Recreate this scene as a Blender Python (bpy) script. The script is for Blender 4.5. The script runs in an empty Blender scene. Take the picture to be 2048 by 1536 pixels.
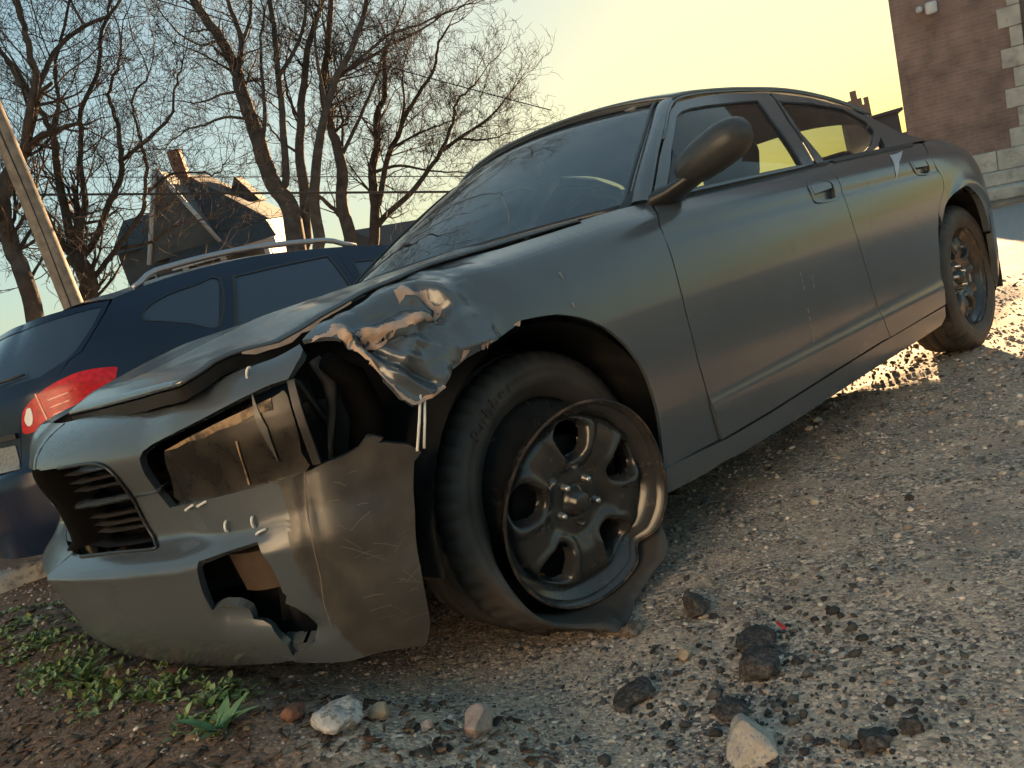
import bpy, bmesh, math, random
import numpy as np
from mathutils import Vector, Matrix
from mathutils.geometry import delaunay_2d_cdt
random.seed(7)
rng = np.random.default_rng(7)
SC = bpy.context.scene
COL = SC.collection

# ------------------------------------------------------------------ camera, sky, sun, exposure
cam_d = bpy.data.cameras.new('camera'); cam = bpy.data.objects.new('camera', cam_d); COL.objects.link(cam)
_r = (0.69575, -0.67212, -0.25334); _d = (-0.26085, 0.0922, -0.96097); _f = (0.66925, 0.73468, -0.11117)
cam.matrix_world = Matrix(((_r[0], -_d[0], -_f[0], -1.4591), (_r[1], -_d[1], -_f[1], -2.3259), (_r[2], -_d[2], -_f[2], 0.8783), (0, 0, 0, 1)))
cam_d.sensor_width = 36; cam_d.lens = 1664.85/2048*36; cam_d.clip_start = .05; cam_d.clip_end = 2000
SC.camera = cam
SUN_EL, SUN_AZ = 6.2, 25.6         # degrees; azimuth from +x towards +y
world = bpy.data.worlds.new('World'); SC.world = world; world.use_nodes = True
wn = world.node_tree.nodes; wl = world.node_tree.links
sky = wn.new('ShaderNodeTexSky'); sky.sky_type = 'NISHITA'; sky.sun_disc = False
sky.sun_elevation = math.radians(SUN_EL); sky.sun_rotation = math.radians(90-SUN_AZ)
sky.altitude = 100; sky.air_density = 1.0; sky.dust_density = 1.6; sky.ozone_density = 1.5
gm = wn.new('ShaderNodeGamma'); gm.inputs[1].default_value = .32      # hazy air: the whole sky evened out alike
hs = wn.new('ShaderNodeHueSaturation'); hs.inputs['Saturation'].default_value = 2.05
wl.new(sky.outputs[0], gm.inputs[0]); wl.new(gm.outputs[0], hs.inputs['Color']); wb = wn.new('ShaderNodeMix'); wb.data_type = 'RGBA'; wb.blend_type = 'MULTIPLY'; wb.inputs[0].default_value = 1; wb.inputs[7].default_value = (.90, 1.03, .98, 1)   # camera white balance
wl.new(hs.outputs[0], wb.inputs[6]); wl.new(wb.outputs[2], wn['Background'].inputs[0]); wn['Background'].inputs[1].default_value = .058
sun_d = bpy.data.lights.new('sun', 'SUN'); sun = bpy.data.objects.new('sun', sun_d); COL.objects.link(sun)
sun_d.energy = 4.7; sun_d.angle = math.radians(.55); sun_d.color = (1, .64, .33)
_sv = Vector((math.cos(math.radians(SUN_EL))*math.cos(math.radians(SUN_AZ)), math.cos(math.radians(SUN_EL))*math.sin(math.radians(SUN_AZ)), math.sin(math.radians(SUN_EL))))
sun.rotation_euler = _sv.to_track_quat('Z', 'Y').to_euler(); sun.location = _sv*60
SC.view_settings.view_transform = 'Standard'; SC.view_settings.look = 'None'; SC.view_settings.gamma = 1
SC.view_settings.use_curve_mapping = False; SC.view_settings.exposure = 3.1
try:
    SC.cycles.max_bounces = 8; SC.cycles.transparent_max_bounces = 12; SC.cycles.caustics_reflective = False; SC.cycles.caustics_refractive = False
    SC.cycles.sample_clamp_indirect = 6
except Exception: pass

# ------------------------------------------------------------------ helpers
def lin(c): return tuple(c)+(1,) if len(c) == 3 else c
def mat(name, col, rough=.5, metal=0, spec=.5, var=None, bump=None, coat=0, rvar=0, col2=None, dirt=None):
    """var=(scale, amount) colour noise; col2 + dirt=(scale, lo, hi) a second colour in patches; bump=(scale, strength, distance)"""
    m = bpy.data.materials.new(name); m.use_nodes = True
    n = m.node_tree.nodes; l = m.node_tree.links; b = n['Principled BSDF']
    b.inputs['Base Color'].default_value = lin(col); b.inputs['Roughness'].default_value = rough
    b.inputs['Metallic'].default_value = metal; b.inputs['Specular IOR Level'].default_value = spec
    if coat: b.inputs['Coat Weight'].default_value = coat; b.inputs['Coat Roughness'].default_value = .12
    tc = n.new('ShaderNodeTexCoord'); src = None
    if var or dirt:
        rgb = n.new('ShaderNodeRGB'); rgb.outputs[0].default_value = lin(col); src = rgb.outputs[0]
    if dirt:
        nz = n.new('ShaderNodeTexNoise'); nz.inputs['Scale'].default_value = dirt[0]; nz.inputs['Detail'].default_value = 8; nz.inputs['Roughness'].default_value = .65
        l.new(tc.outputs['Object'], nz.inputs['Vector'])
        mr = n.new('ShaderNodeMapRange'); mr.inputs[1].default_value = dirt[1]; mr.inputs[2].default_value = dirt[2]; l.new(nz.outputs[0], mr.inputs[0])
        mx = n.new('ShaderNodeMix'); mx.data_type = 'RGBA'; l.new(mr.outputs[0], mx.inputs[0]); l.new(src, mx.inputs[6]); mx.inputs[7].default_value = lin(col2); src = mx.outputs[2]
        r2 = n.new('ShaderNodeMapRange'); r2.inputs[3].default_value = rough; r2.inputs[4].default_value = min(1, rough+.3); l.new(mr.outputs[0], r2.inputs[0]); l.new(r2.outputs[0], b.inputs['Roughness'])
    if var:
        nz = n.new('ShaderNodeTexNoise'); nz.inputs['Scale'].default_value = var[0]; nz.inputs['Detail'].default_value = 6
        l.new(tc.outputs['Object'], nz.inputs['Vector'])
        mr = n.new('ShaderNodeMapRange'); mr.inputs[1].default_value = .3; mr.inputs[2].default_value = .7; mr.inputs[3].default_value = 1-var[1]; mr.inputs[4].default_value = 1+var[1]; l.new(nz.outputs[0], mr.inputs[0])
        mx = n.new('ShaderNodeMix'); mx.data_type = 'RGBA'; mx.blend_type = 'MULTIPLY'; mx.inputs[0].default_value = 1
        l.new(src, mx.inputs[6]); l.new(mr.outputs[0], mx.inputs[7]); src = mx.outputs[2]
    if src: l.new(src, b.inputs['Base Color'])
    if bump:
        nz = n.new('ShaderNodeTexNoise'); nz.inputs['Scale'].default_value = bump[0]; nz.inputs['Detail'].default_value = 6
        l.new(tc.outputs['Object'], nz.inputs['Vector'])
        bp = n.new('ShaderNodeBump'); bp.inputs['Strength'].default_value = bump[1]; bp.inputs['Distance'].default_value = bump[2]
        l.new(nz.outputs[0], bp.inputs['Height']); l.new(bp.outputs[0], b.inputs['Normal'])
    return m
def glass(name, tint, ior=1.5, rough=.02, dust=.0, dustcol=(.5, .48, .45)):
    m = bpy.data.materials.new(name); m.use_nodes = True
    n = m.node_tree.nodes; l = m.node_tree.links; n.remove(n['Principled BSDF']); o = n['Material Output']
    t = n.new('ShaderNodeBsdfTransparent'); t.inputs[0].default_value = lin(tint)
    g = n.new('ShaderNodeBsdfGlossy'); g.inputs['Roughness'].default_value = rough
    f = n.new('ShaderNodeFresnel'); f.inputs[0].default_value = ior
    mx = n.new('ShaderNodeMixShader'); l.new(f.outputs[0], mx.inputs[0]); l.new(t.outputs[0], mx.inputs[1]); l.new(g.outputs[0], mx.inputs[2])
    out = mx.outputs[0]
    if dust:
        tc = n.new('ShaderNodeTexCoord'); nz = n.new('ShaderNodeTexNoise'); nz.inputs['Scale'].default_value = 7; nz.inputs['Detail'].default_value = 8
        l.new(tc.outputs['Object'], nz.inputs['Vector'])
        mr = n.new('ShaderNodeMapRange'); mr.inputs[1].default_value = .35; mr.inputs[2].default_value = .75; mr.inputs[3].default_value = dust*.4; mr.inputs[4].default_value = dust*1.4; l.new(nz.outputs[0], mr.inputs[0])
        df = n.new('ShaderNodeBsdfDiffuse'); df.inputs[0].default_value = lin(dustcol)
        m2 = n.new('ShaderNodeMixShader'); l.new(mr.outputs[0], m2.inputs[0]); l.new(out, m2.inputs[1]); l.new(df.outputs[0], m2.inputs[2]); out = m2.outputs[0]
    l.new(out, o.inputs[0]); return m

def link(o, parent=None):
    COL.objects.link(o)
    if parent is not None: o.parent = parent
    return o
def mo(name, verts, faces, m, parent=None, smooth=True, normals=None):
    me = bpy.data.meshes.new(name)
    me.from_pydata([tuple(map(float, v)) for v in verts], [], [tuple(int(i) for i in f) for f in faces])
    me.materials.append(m); me.update()
    if smooth: me.polygons.foreach_set('use_smooth', [True]*len(me.polygons))
    if normals is not None: me.normals_split_custom_set_from_vertices([tuple(map(float, v)) for v in normals])
    o = bpy.data.objects.new(name, me); return link(o, parent)
def thing(name, label, cat, loc=(0, 0, 0), group=None):
    o = bpy.data.objects.new(name, None); o.empty_display_size = .1; o.location = loc; link(o); return tag(o, label, cat, group)
def tag(o, label=None, cat=None, group=None, kind=None):
    if label: o['label'] = label
    if cat: o['category'] = cat
    if group: o['group'] = group
    if kind: o['kind'] = kind
    return o
def inpoly(P, poly):
    x, y = P[:, 0], P[:, 1]; r = np.zeros(len(P), bool); n = len(poly)
    for i in range(n):
        x0, y0 = poly[i]; x1, y1 = poly[(i+1) % n]
        if y0 == y1: continue
        c = ((y0 > y) != (y1 > y)) & (x < (x1-x0)*(y-y0)/(y1-y0)+x0); r ^= c
    return r
def dens(poly, step, closed=True, jit=0):
    out = []; n = len(poly)
    for i in range(n if closed else n-1):
        a = np.array(poly[i], float); b = np.array(poly[(i+1) % n], float); k = max(1, int(math.ceil(np.hypot(*(b-a))/step)))
        for j in range(k):
            q = a+(b-a)*j/k
            if jit and j: q = q+rng.normal(0, jit, 2)
            out.append(q)
    if not closed: out.append(np.array(poly[-1], float))
    return np.array(out)
def smoothline(poly, n=3):      # rounds a polyline (Catmull-Rom)
    P = np.array(poly, float); Q = np.vstack([2*P[0]-P[1], P, 2*P[-1]-P[-2]]); out = []
    for i in range(1, len(Q)-2):
        for j in range(n):
            t = j/n
            out.append(.5*(2*Q[i]+(Q[i+1]-Q[i-1])*t+(2*Q[i-1]-5*Q[i]+4*Q[i+1]-Q[i+2])*t*t+(3*Q[i]-Q[i-1]-3*Q[i+1]+Q[i+2])*t**3))
    out.append(P[-1]); return [tuple(q) for q in out]
def dist_line(P, line):
    L = np.array(line, float); d = np.full(len(P), 1e9)
    for a, b in zip(L[:-1], L[1:]):
        ab = b-a; t = np.clip(((P-a)@ab)/max(1e-12, ab@ab), 0, 1)
        d = np.minimum(d, np.hypot(*(P-(a+t[:, None]*ab)).T))
    return d
def panel(name, F, poly, m, parent, holes=(), grid=.022, flange=.016, disp=None, off=0., mirror=False, side='L', jit=0, yc=0., extra=()):
    """a sheet-metal panel: polygon on the surface F(a,b), with turned-in edges; disp(P)-> outward push"""
    loops = [dens(poly, grid, jit=jit)]+[dens(h, grid, jit=jit) for h in holes]
    b0 = np.vstack(loops); lo, hi = b0.min(0), b0.max(0)
    gx, gy = np.meshgrid(np.arange(lo[0]+grid/2, hi[0], grid), np.arange(lo[1]+grid/2, hi[1], grid), indexing='ij')
    G = np.stack([gx.ravel(), gy.ravel()], 1)
    if len(G):
        k = inpoly(G, poly)
        for h in holes: k &= ~inpoly(G, h)
        G = G[k]
    if len(G):
        d = np.full(len(G), 1e9)
        for q in b0: d = np.minimum(d, (G[:, 0]-q[0])**2+(G[:, 1]-q[1])**2)
        G = G[d > (grid*.5)**2]
    for ex in extra:
        X_ = dens(ex, grid, closed=False); X_ = X_[inpoly(X_, poly)]
        for h in holes: X_ = X_[~inpoly(X_, h)]
        if len(X_) and len(G):
            d = np.min((G[:, None, 0]-X_[None, :, 0])**2+(G[:, None, 1]-X_[None, :, 1])**2, axis=1); G = G[d > (grid*.5)**2]; G = np.vstack([G, X_])
    V2 = np.vstack([b0, G]) if len(G) else b0
    E = []; o = 0
    for lp in loops:
        n = len(lp); E += [(o+i, o+(i+1) % n) for i in range(n)]; o += n
    vs, es, fs, ov, oe, of = delaunay_2d_cdt([Vector((float(a), float(b))) for a, b in V2], E, [], 0, 1e-6)
    V2 = np.array([(v.x, v.y) for v in vs]); T = np.array([f for f in fs if len(f) == 3])
    c = V2[T].mean(1); k = inpoly(c, poly)
    for h in holes: k &= ~inpoly(c, h)
    T = T[k]
    def S(P):
        q = F(P[:, 0], P[:, 1])
        e = 2e-3
        qa = F(P[:, 0]+e, P[:, 1])-F(P[:, 0]-e, P[:, 1]); qb = F(P[:, 0], P[:, 1]+e)-F(P[:, 0], P[:, 1]-e)
        n = np.cross(qa, qb); n /= np.linalg.norm(n, axis=1)[:, None]+1e-12
        return q, n
    Q, N = S(V2)
    sgn = np.sign((N[:, 1]*(Q[:, 1]-yc) + .2*N[:, 2]*0 + N[:, 0]*(Q[:, 0]-1.4)*.15).sum())
    N = N*sgn
    def full(P):
        q, n = S(P); n = n*sgn
        h = off+(disp(P) if disp is not None else 0.)
        return q+n*(h[:, None] if np.ndim(h) else h)
    W = full(V2)
    if disp is not None:
        e = 2e-3
        n = np.cross(full(V2+[e, 0])-full(V2-[e, 0]), full(V2+[0, e])-full(V2-[0, e])); n /= np.linalg.norm(n, axis=1)[:, None]+1e-12
        N = n*sgn
    fn = np.cross(W[T[:, 1]]-W[T[:, 0]], W[T[:, 2]]-W[T[:, 0]])
    flip = (fn*N[T[:, 0]]).sum(1) < 0
    T[flip] = T[flip][:, ::-1]
    verts = list(W); norms = list(N); faces = [tuple(t) for t in T]
    if flange:
        cnt = {}
        for t in faces:
            for i in range(3):
                a, b = t[i], t[(i+1) % 3]; cnt[(a, b)] = 1
        nb = len(verts); mp = {}
        for (a, b) in list(cnt):
            if (b, a) not in cnt:
                for v in (a, b):
                    if v not in mp:
                        mp[v] = len(verts); verts += [W[v], W[v]-N[v]*flange]; norms += [N[v], N[v]]
                tdir = W[b]-W[a]; on = np.cross(tdir, N[a]); on /= np.linalg.norm(on)+1e-12
                for v in (a, b):
                    norms[mp[v]] = on; norms[mp[v]+1] = on
                faces.append((a, mp[a], mp[b]) if False else (mp[b], mp[a], mp[a]+1, mp[b]+1))
    objs = []
    if side in ('L', 'B'): objs.append(mo(name, verts, faces, m, parent, True, norms))
    if side in ('R', 'B') or mirror:
        v2 = [(v[0], 2*yc-v[1], v[2]) for v in verts]; n2 = [(n[0], -n[1], n[2]) for n in norms]; f2 = [f[::-1] for f in faces]
        objs.append(mo(name, v2, f2, m, parent, True, n2))
    return objs[0]
def grid_obj(name, A, m, parent=None, flip=False, closed_u=False, thick=0):
    A = np.asarray(A, float); n, k = A.shape[:2]; f = []
    for i in range(n if closed_u else n-1):
        for j in range(k-1):
            i2 = (i+1) % n
            q = (i*k+j, i2*k+j, i2*k+j+1, i*k+j+1); f.append(q[::-1] if flip else q)
    o = mo(name, A.reshape(-1, 3), f, m, parent)
    if thick:
        md = o.modifiers.new('t', 'SOLIDIFY'); md.thickness = thick; md.offset = -1
    return o
def tube_vf(pts, rad, sides=8, cap=True):
    P = np.array(pts, float); n = len(P); rad = np.broadcast_to(np.array(rad, float), (n,))
    V = []; Fc = []; up = np.array([.123, .456, .88]); 
    for i in range(n):
        t = P[min(n-1, i+1)]-P[max(0, i-1)]; t /= np.linalg.norm(t)+1e-12
        a = up-t*(up@t); 
        if np.linalg.norm(a) < 1e-3: a = np.array([1., 0, 0])-t*t[0]
        a /= np.linalg.norm(a); b = np.cross(t, a); up = a
        for j in range(sides):
            th = 2*math.pi*j/sides; V.append(P[i]+rad[i]*(math.cos(th)*a+math.sin(th)*b))
    for i in range(n-1):
        for j in range(sides):
            j2 = (j+1) % sides; Fc.append((i*sides+j, i*sides+j2, (i+1)*sides+j2, (i+1)*sides+j))
    if cap: Fc.append(tuple(range(sides))[::-1]); Fc.append(tuple((n-1)*sides+j for j in range(sides)))
    return V, Fc
def tube(name, pts, rad, m, parent=None, sides=8):
    V, Fc = tube_vf(pts, rad, sides); return mo(name, V, Fc, m, parent)
def box(name, lo, hi, m, parent=None, bev=.0, M=None, seg=2):
    bm = bmesh.new(); bmesh.ops.create_cube(bm, size=1)
    for v in bm.verts: v.co = Vector([lo[i]+(hi[i]-lo[i])*(v.co[i]+.5) for i in range(3)])
    if bev: bmesh.ops.bevel(bm, geom=bm.edges[:], offset=bev, segments=seg, affect='EDGES', profile=.5)
    if M is not None: bm.transform(M)
    me = bpy.data.meshes.new(name); bm.to_mesh(me); bm.free(); me.materials.append(m)
    if bev and seg > 1: me.polygons.foreach_set('use_smooth', [True]*len(me.polygons))
    o = bpy.data.objects.new(name, me); return link(o, parent)
def lathe(name, prof, m, parent=None, n=64, M=None, axis='y'):
    V = []; Fc = []; k = len(prof)
    for i in range(n):
        a = 2*math.pi*i/n
        for (r, d) in prof: V.append((r*math.cos(a), d, r*math.sin(a)))
    for i in range(n):
        for j in range(k-1):
            i2 = (i+1) % n; Fc.append((i*k+j, i*k+j+1, i2*k+j+1, i2*k+j))
    if M is not None: V = [M@Vector(v) for v in V]
    return mo(name, V, Fc, m, parent)
def ss(t): t = np.clip(t, 0, 1); return t*t*(3-2*t)
def vnoise(P, seed=0):     # smooth value noise, 2D or 3D points
    P = np.asarray(P, float); I = np.floor(P).astype(np.int64); Fr = P-I; Fr = Fr*Fr*(3-2*Fr); d = P.shape[1]; out = np.zeros(len(P))
    for c in range(2**d):
        w = np.ones(len(P)); h = np.full(len(P), seed*7919+13, np.int64)
        for k in range(d):
            b = (c >> k) & 1; w *= Fr[:, k] if b else 1-Fr[:, k]
            h = (h*1103515245+(I[:, k]+b)*(374761393+k*668265263)) & 0x7fffffff
            h ^= h >> 13
        h = (h*1274126177) & 0x7fffffff; h ^= h >> 16
        out += w*((h & 0xffff)/65535.)
    return out
# ---- body surface of the sedan: one sheet from the nose round the left side to the tail ----
def _plan():
    P = []
    hw = .945; xs = -.42; D = .59
    for i in range(121):
        a = math.pi/2*i/120
        u = math.sin(a)**(2/2.6); P.append((xs-D*(math.cos(a)-.24*u*(1-u**3)), -hw*u))
    n = 120
    for i in range(1, n+1):
        x = xs+(3.1-xs)*i/n
        P.append((x, -hw))
    xr = 3.1; Dr = .97
    for i in range(1, 121):
        a = math.pi/2*(1-i/120)
        P.append((xr+Dr*math.cos(a), -hw*max(0, math.sin(a))**(2/2.6)))
    P = np.array(P)
    d = np.r_[0, np.cumsum(np.hypot(*np.diff(P, axis=0).T))]
    # resample evenly
    S = np.arange(0, d[-1], .01)
    X = np.interp(S, d, P[:, 0]); Y = np.interp(S, d, P[:, 1])
    tx = np.gradient(X, S); ty = np.gradient(Y, S)
    k = np.ones(9)/9
    tx = np.convolve(np.pad(tx, 4, 'edge'), k, 'valid'); ty = np.convolve(np.pad(ty, 4, 'edge'), k, 'valid')
    L = np.hypot(tx, ty)
    return S, X, Y, ty/L, -tx/L      # outward normal (ty,-tx)
PS, PX, PY, PNX, PNY = _plan()
def s_of_x(x): # on the straight side
    return float(np.interp(x, PX[np.argmin(PY):], PS[np.argmin(PY):])) if x > -.42 else float(np.interp(x, PX[:160], PS[:160]))
S_SIDE = float(PS[np.argmax(PX > -.415)])
# stations: s, rows of (v, inward offset, z)
_ST = [
 (0.0, [(.10,.20,.14),(.20,.13,.20),(.30,.055,.30),(.455,.008,.455),(.475,.0,.475),(.49,.012,.488),(.545,.088,.535),(.62,.08,.62),(.73,.05,.73),(.76,.055,.757),(.80,.085,.80),(.85,.165,.845),(.95,.30,.88),(1.1,.45,.90)]),
 (.48, [(.10,.20,.14),(.20,.13,.20),(.30,.055,.30),(.455,.006,.458),(.475,.0,.478),(.49,.010,.492),(.545,.085,.54),(.62,.075,.62),(.73,.04,.73),(.76,.045,.757),(.80,.07,.80),(.85,.135,.845),(.95,.27,.88),(1.1,.42,.90)]),
 (.68, [(.10,.16,.14),(.20,.10,.20),(.30,.04,.30),(.455,.004,.462),(.485,.0,.49),(.50,.006,.505),(.54,.03,.54),(.62,.028,.62),(.73,.01,.73),(.76,.008,.757),(.80,.02,.80),(.85,.065,.845),(.95,.17,.875),(1.1,.32,.89)]),
 (.95, [(.10,.12,.14),(.20,.07,.20),(.30,.03,.30),(.455,.004,.455),(.49,.0,.49),(.52,.002,.52),(.56,.010,.56),(.62,.012,.62),(.73,.0,.73),(.76,.0,.757),(.80,.008,.80),(.85,.03,.848),(.95,.12,.895),(1.1,.26,.91)]),
 (1.25,[(.10,.10,.14),(.20,.05,.20),(.30,.025,.30),(.455,.006,.455),(.49,.004,.49),(.52,.003,.52),(.56,.002,.56),(.62,.0,.62),(.73,.0,.73),(.76,.002,.76),(.80,.008,.80),(.85,.024,.85),(.95,.09,.925),(1.1,.23,.955)]),
 (1.60,[(.10,.10,.14),(.20,.05,.20),(.30,.028,.30),(.455,.008,.455),(.49,.006,.49),(.52,.004,.52),(.56,.002,.56),(.62,.0,.62),(.73,.001,.73),(.76,.004,.76),(.80,.009,.80),(.85,.02,.85),(.95,.07,.94),(1.1,.20,.985)]),
 (2.1, [(.10,.10,.14),(.20,.05,.20),(.30,.03,.30),(.455,.010,.455),(.49,.007,.49),(.52,.005,.52),(.56,.003,.56),(.62,.001,.62),(.73,.001,.73),(.76,.003,.76),(.80,.007,.80),(.85,.014,.85),(.95,.043,.948),(1.1,.15,1.03)]),
 (3.2, [(.10,.10,.14),(.20,.05,.20),(.30,.03,.30),(.455,.012,.455),(.49,.009,.49),(.52,.007,.52),(.56,.005,.56),(.62,.003,.62),(.73,.001,.73),(.76,.002,.76),(.80,.004,.80),(.85,.009,.85),(.95,.03,.95),(1.1,.13,1.05)]),
 (4.3, [(.10,.10,.14),(.20,.05,.20),(.30,.025,.30),(.455,.010,.455),(.49,.008,.49),(.52,.006,.52),(.56,.004,.56),(.62,.002,.62),(.73,.0,.73),(.76,.0,.76),(.80,.001,.80),(.85,.003,.85),(.95,.018,.95),(1.1,.11,1.06)]),
 (5.0, [(.10,.10,.14),(.20,.06,.20),(.30,.02,.30),(.455,.005,.455),(.49,.004,.49),(.52,.003,.52),(.56,.002,.56),(.62,.001,.62),(.73,.003,.73),(.76,.005,.76),(.80,.009,.80),(.85,.016,.85),(.95,.05,.95),(1.1,.17,1.06)]),
 (6.5, [(.10,.14,.14),(.20,.08,.20),(.30,.02,.30),(.455,.0,.455),(.49,.0,.49),(.52,.0,.52),(.56,.002,.56),(.62,.01,.62),(.73,.03,.73),(.76,.033,.76),(.80,.04,.80),(.85,.05,.85),(.95,.09,.95),(1.1,.24,1.08)]),
]
_V = np.arange(.08, 1.12, .005)
def _pchip(x, y, q):
    h = np.diff(x); d = np.diff(y)/h
    m = np.zeros(len(x)); m[0] = d[0]; m[-1] = d[-1]
    for i in range(1, len(x)-1):
        if d[i-1]*d[i] > 0:
            w1 = 2*h[i]+h[i-1]; w2 = h[i]+2*h[i-1]
            m[i] = (w1+w2)/(w1/d[i-1]+w2/d[i])
    i = np.clip(np.searchsorted(x, q)-1, 0, len(x)-2)
    t = (q-x[i])/h[i]
    return y[i]*(2*t**3-3*t**2+1)+m[i]*h[i]*(t**3-2*t**2+t)+y[i+1]*(-2*t**3+3*t**2)+m[i+1]*h[i]*(t**3-t**2)
_SS = np.array([a[0] for a in _ST])
_OT = np.array([_pchip(np.array([r[0] for r in a[1]]), np.array([r[1] for r in a[1]]), _V) for a in _ST])
_ZT = np.array([_pchip(np.array([r[0] for r in a[1]]), np.array([r[2] for r in a[1]]), _V) for a in _ST])
_SG = np.arange(0, 6.6, .02)
_OG = np.array([_pchip(_SS, _OT[:, j], _SG) for j in range(len(_V))]).T
_ZG = np.array([_pchip(_SS, _ZT[:, j], _SG) for j in range(len(_V))]).T
def _bil(T, s, v):
    a = np.clip(s/.02, 0, len(_SG)-1.001); b = np.clip((v-.08)/.005, 0, len(_V)-1.001)
    i = a.astype(int); j = b.astype(int); u = a-i; w = b-j
    return T[i,j]*(1-u)*(1-w)+T[i+1,j]*u*(1-w)+T[i,j+1]*(1-u)*w+T[i+1,j+1]*u*w
def body(s, v):
    s = np.asarray(s, float); v = np.asarray(v, float)
    o = _bil(_OG, s, v); z = _bil(_ZG, s, v)
    x = np.interp(s, PS, PX); y = np.interp(s, PS, PY); nx = np.interp(s, PS, PNX); ny = np.interp(s, PS, PNY)
    return np.stack([x-o*nx, y-o*ny, z], -1)
def gh(x, z):     # greenhouse side (glass and frames)
    x = np.asarray(x, float); z = np.asarray(z, float)
    d = z-.98
    y = -.872+.40*d+.55*d*d+.022*(x-1.5)**2
    return np.stack([x, y, z], -1)
def gh_in(x, z):
    q = gh(x, z); q[..., 1] += .05; return q
def hoodedge(x, z):
    x = np.asarray(x, float); z = np.asarray(z, float)
    return np.stack([x, -.70-.06*np.clip((x+.85)/1.2, 0, 1)+0*z, z], -1)
# ---- near half of the dark SUV: rear centre, round the rear corner, along the side ----
def _plan2():
    P = []
    for i in range(121):
        a = math.pi/2*i/120
        P.append((.30-.86*math.cos(a), 3.5-.90*math.sin(a)**(2/3.0)))
    for i in range(1, 81):
        P.append((.30+3.1*i/80, 2.60))
    for i in range(1, 61):
        a = math.pi/2*(1-i/60)
        P.append((3.4+.72*math.cos(a), 3.5-.90*max(0, math.sin(a))**(2/2.6)))
    P = np.array(P)
    d = np.r_[0, np.cumsum(np.hypot(*np.diff(P, axis=0).T))]
    S = np.arange(0, d[-1], .01)
    X = np.interp(S, d, P[:, 0]); Y = np.interp(S, d, P[:, 1])
    k = np.ones(9)/9
    tx = np.convolve(np.pad(np.gradient(X, S), 4, 'edge'), k, 'valid'); ty = np.convolve(np.pad(np.gradient(Y, S), 4, 'edge'), k, 'valid')
    L = np.hypot(tx, ty)
    return S, X, Y, ty/L, -tx/L
QS, QX, QY, QNX, QNY = _plan2()
_RZ = np.array([.0,.05,.15,.30,.50,.57,.60,.70,.85,.95,1.05,1.15,1.25,1.35,1.45,1.55])
_RO = np.array([.10,.06,.03,.0,.0,.01,.06,.085,.09,.095,.13,.20,.28,.38,.50,.64])
_DO = np.array([.12,.08,.05,.02,.01,.0,.0,.0,.0,.005,.025,.06,.105,.16,.225,.30])
def suv(s, z):
    s = np.asarray(s, float); z = np.asarray(z, float)
    w = np.clip((s-.55)/.75, 0, 1); w = w*w*(3-2*w)
    f = np.clip((s-4.3)/.8, 0, 1)*np.clip((z-.75)*2.4, 0, 3)
    o = _pchip(_RZ, _RO, z)*(1-w)+_pchip(_RZ, _DO, z)*w+f
    x = np.interp(s, QS, QX); y = np.interp(s, QS, QY); nx = np.interp(s, QS, QNX); ny = np.interp(s, QS, QNY)
    return np.stack([x-o*nx, y-o*ny, z], -1)
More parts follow.
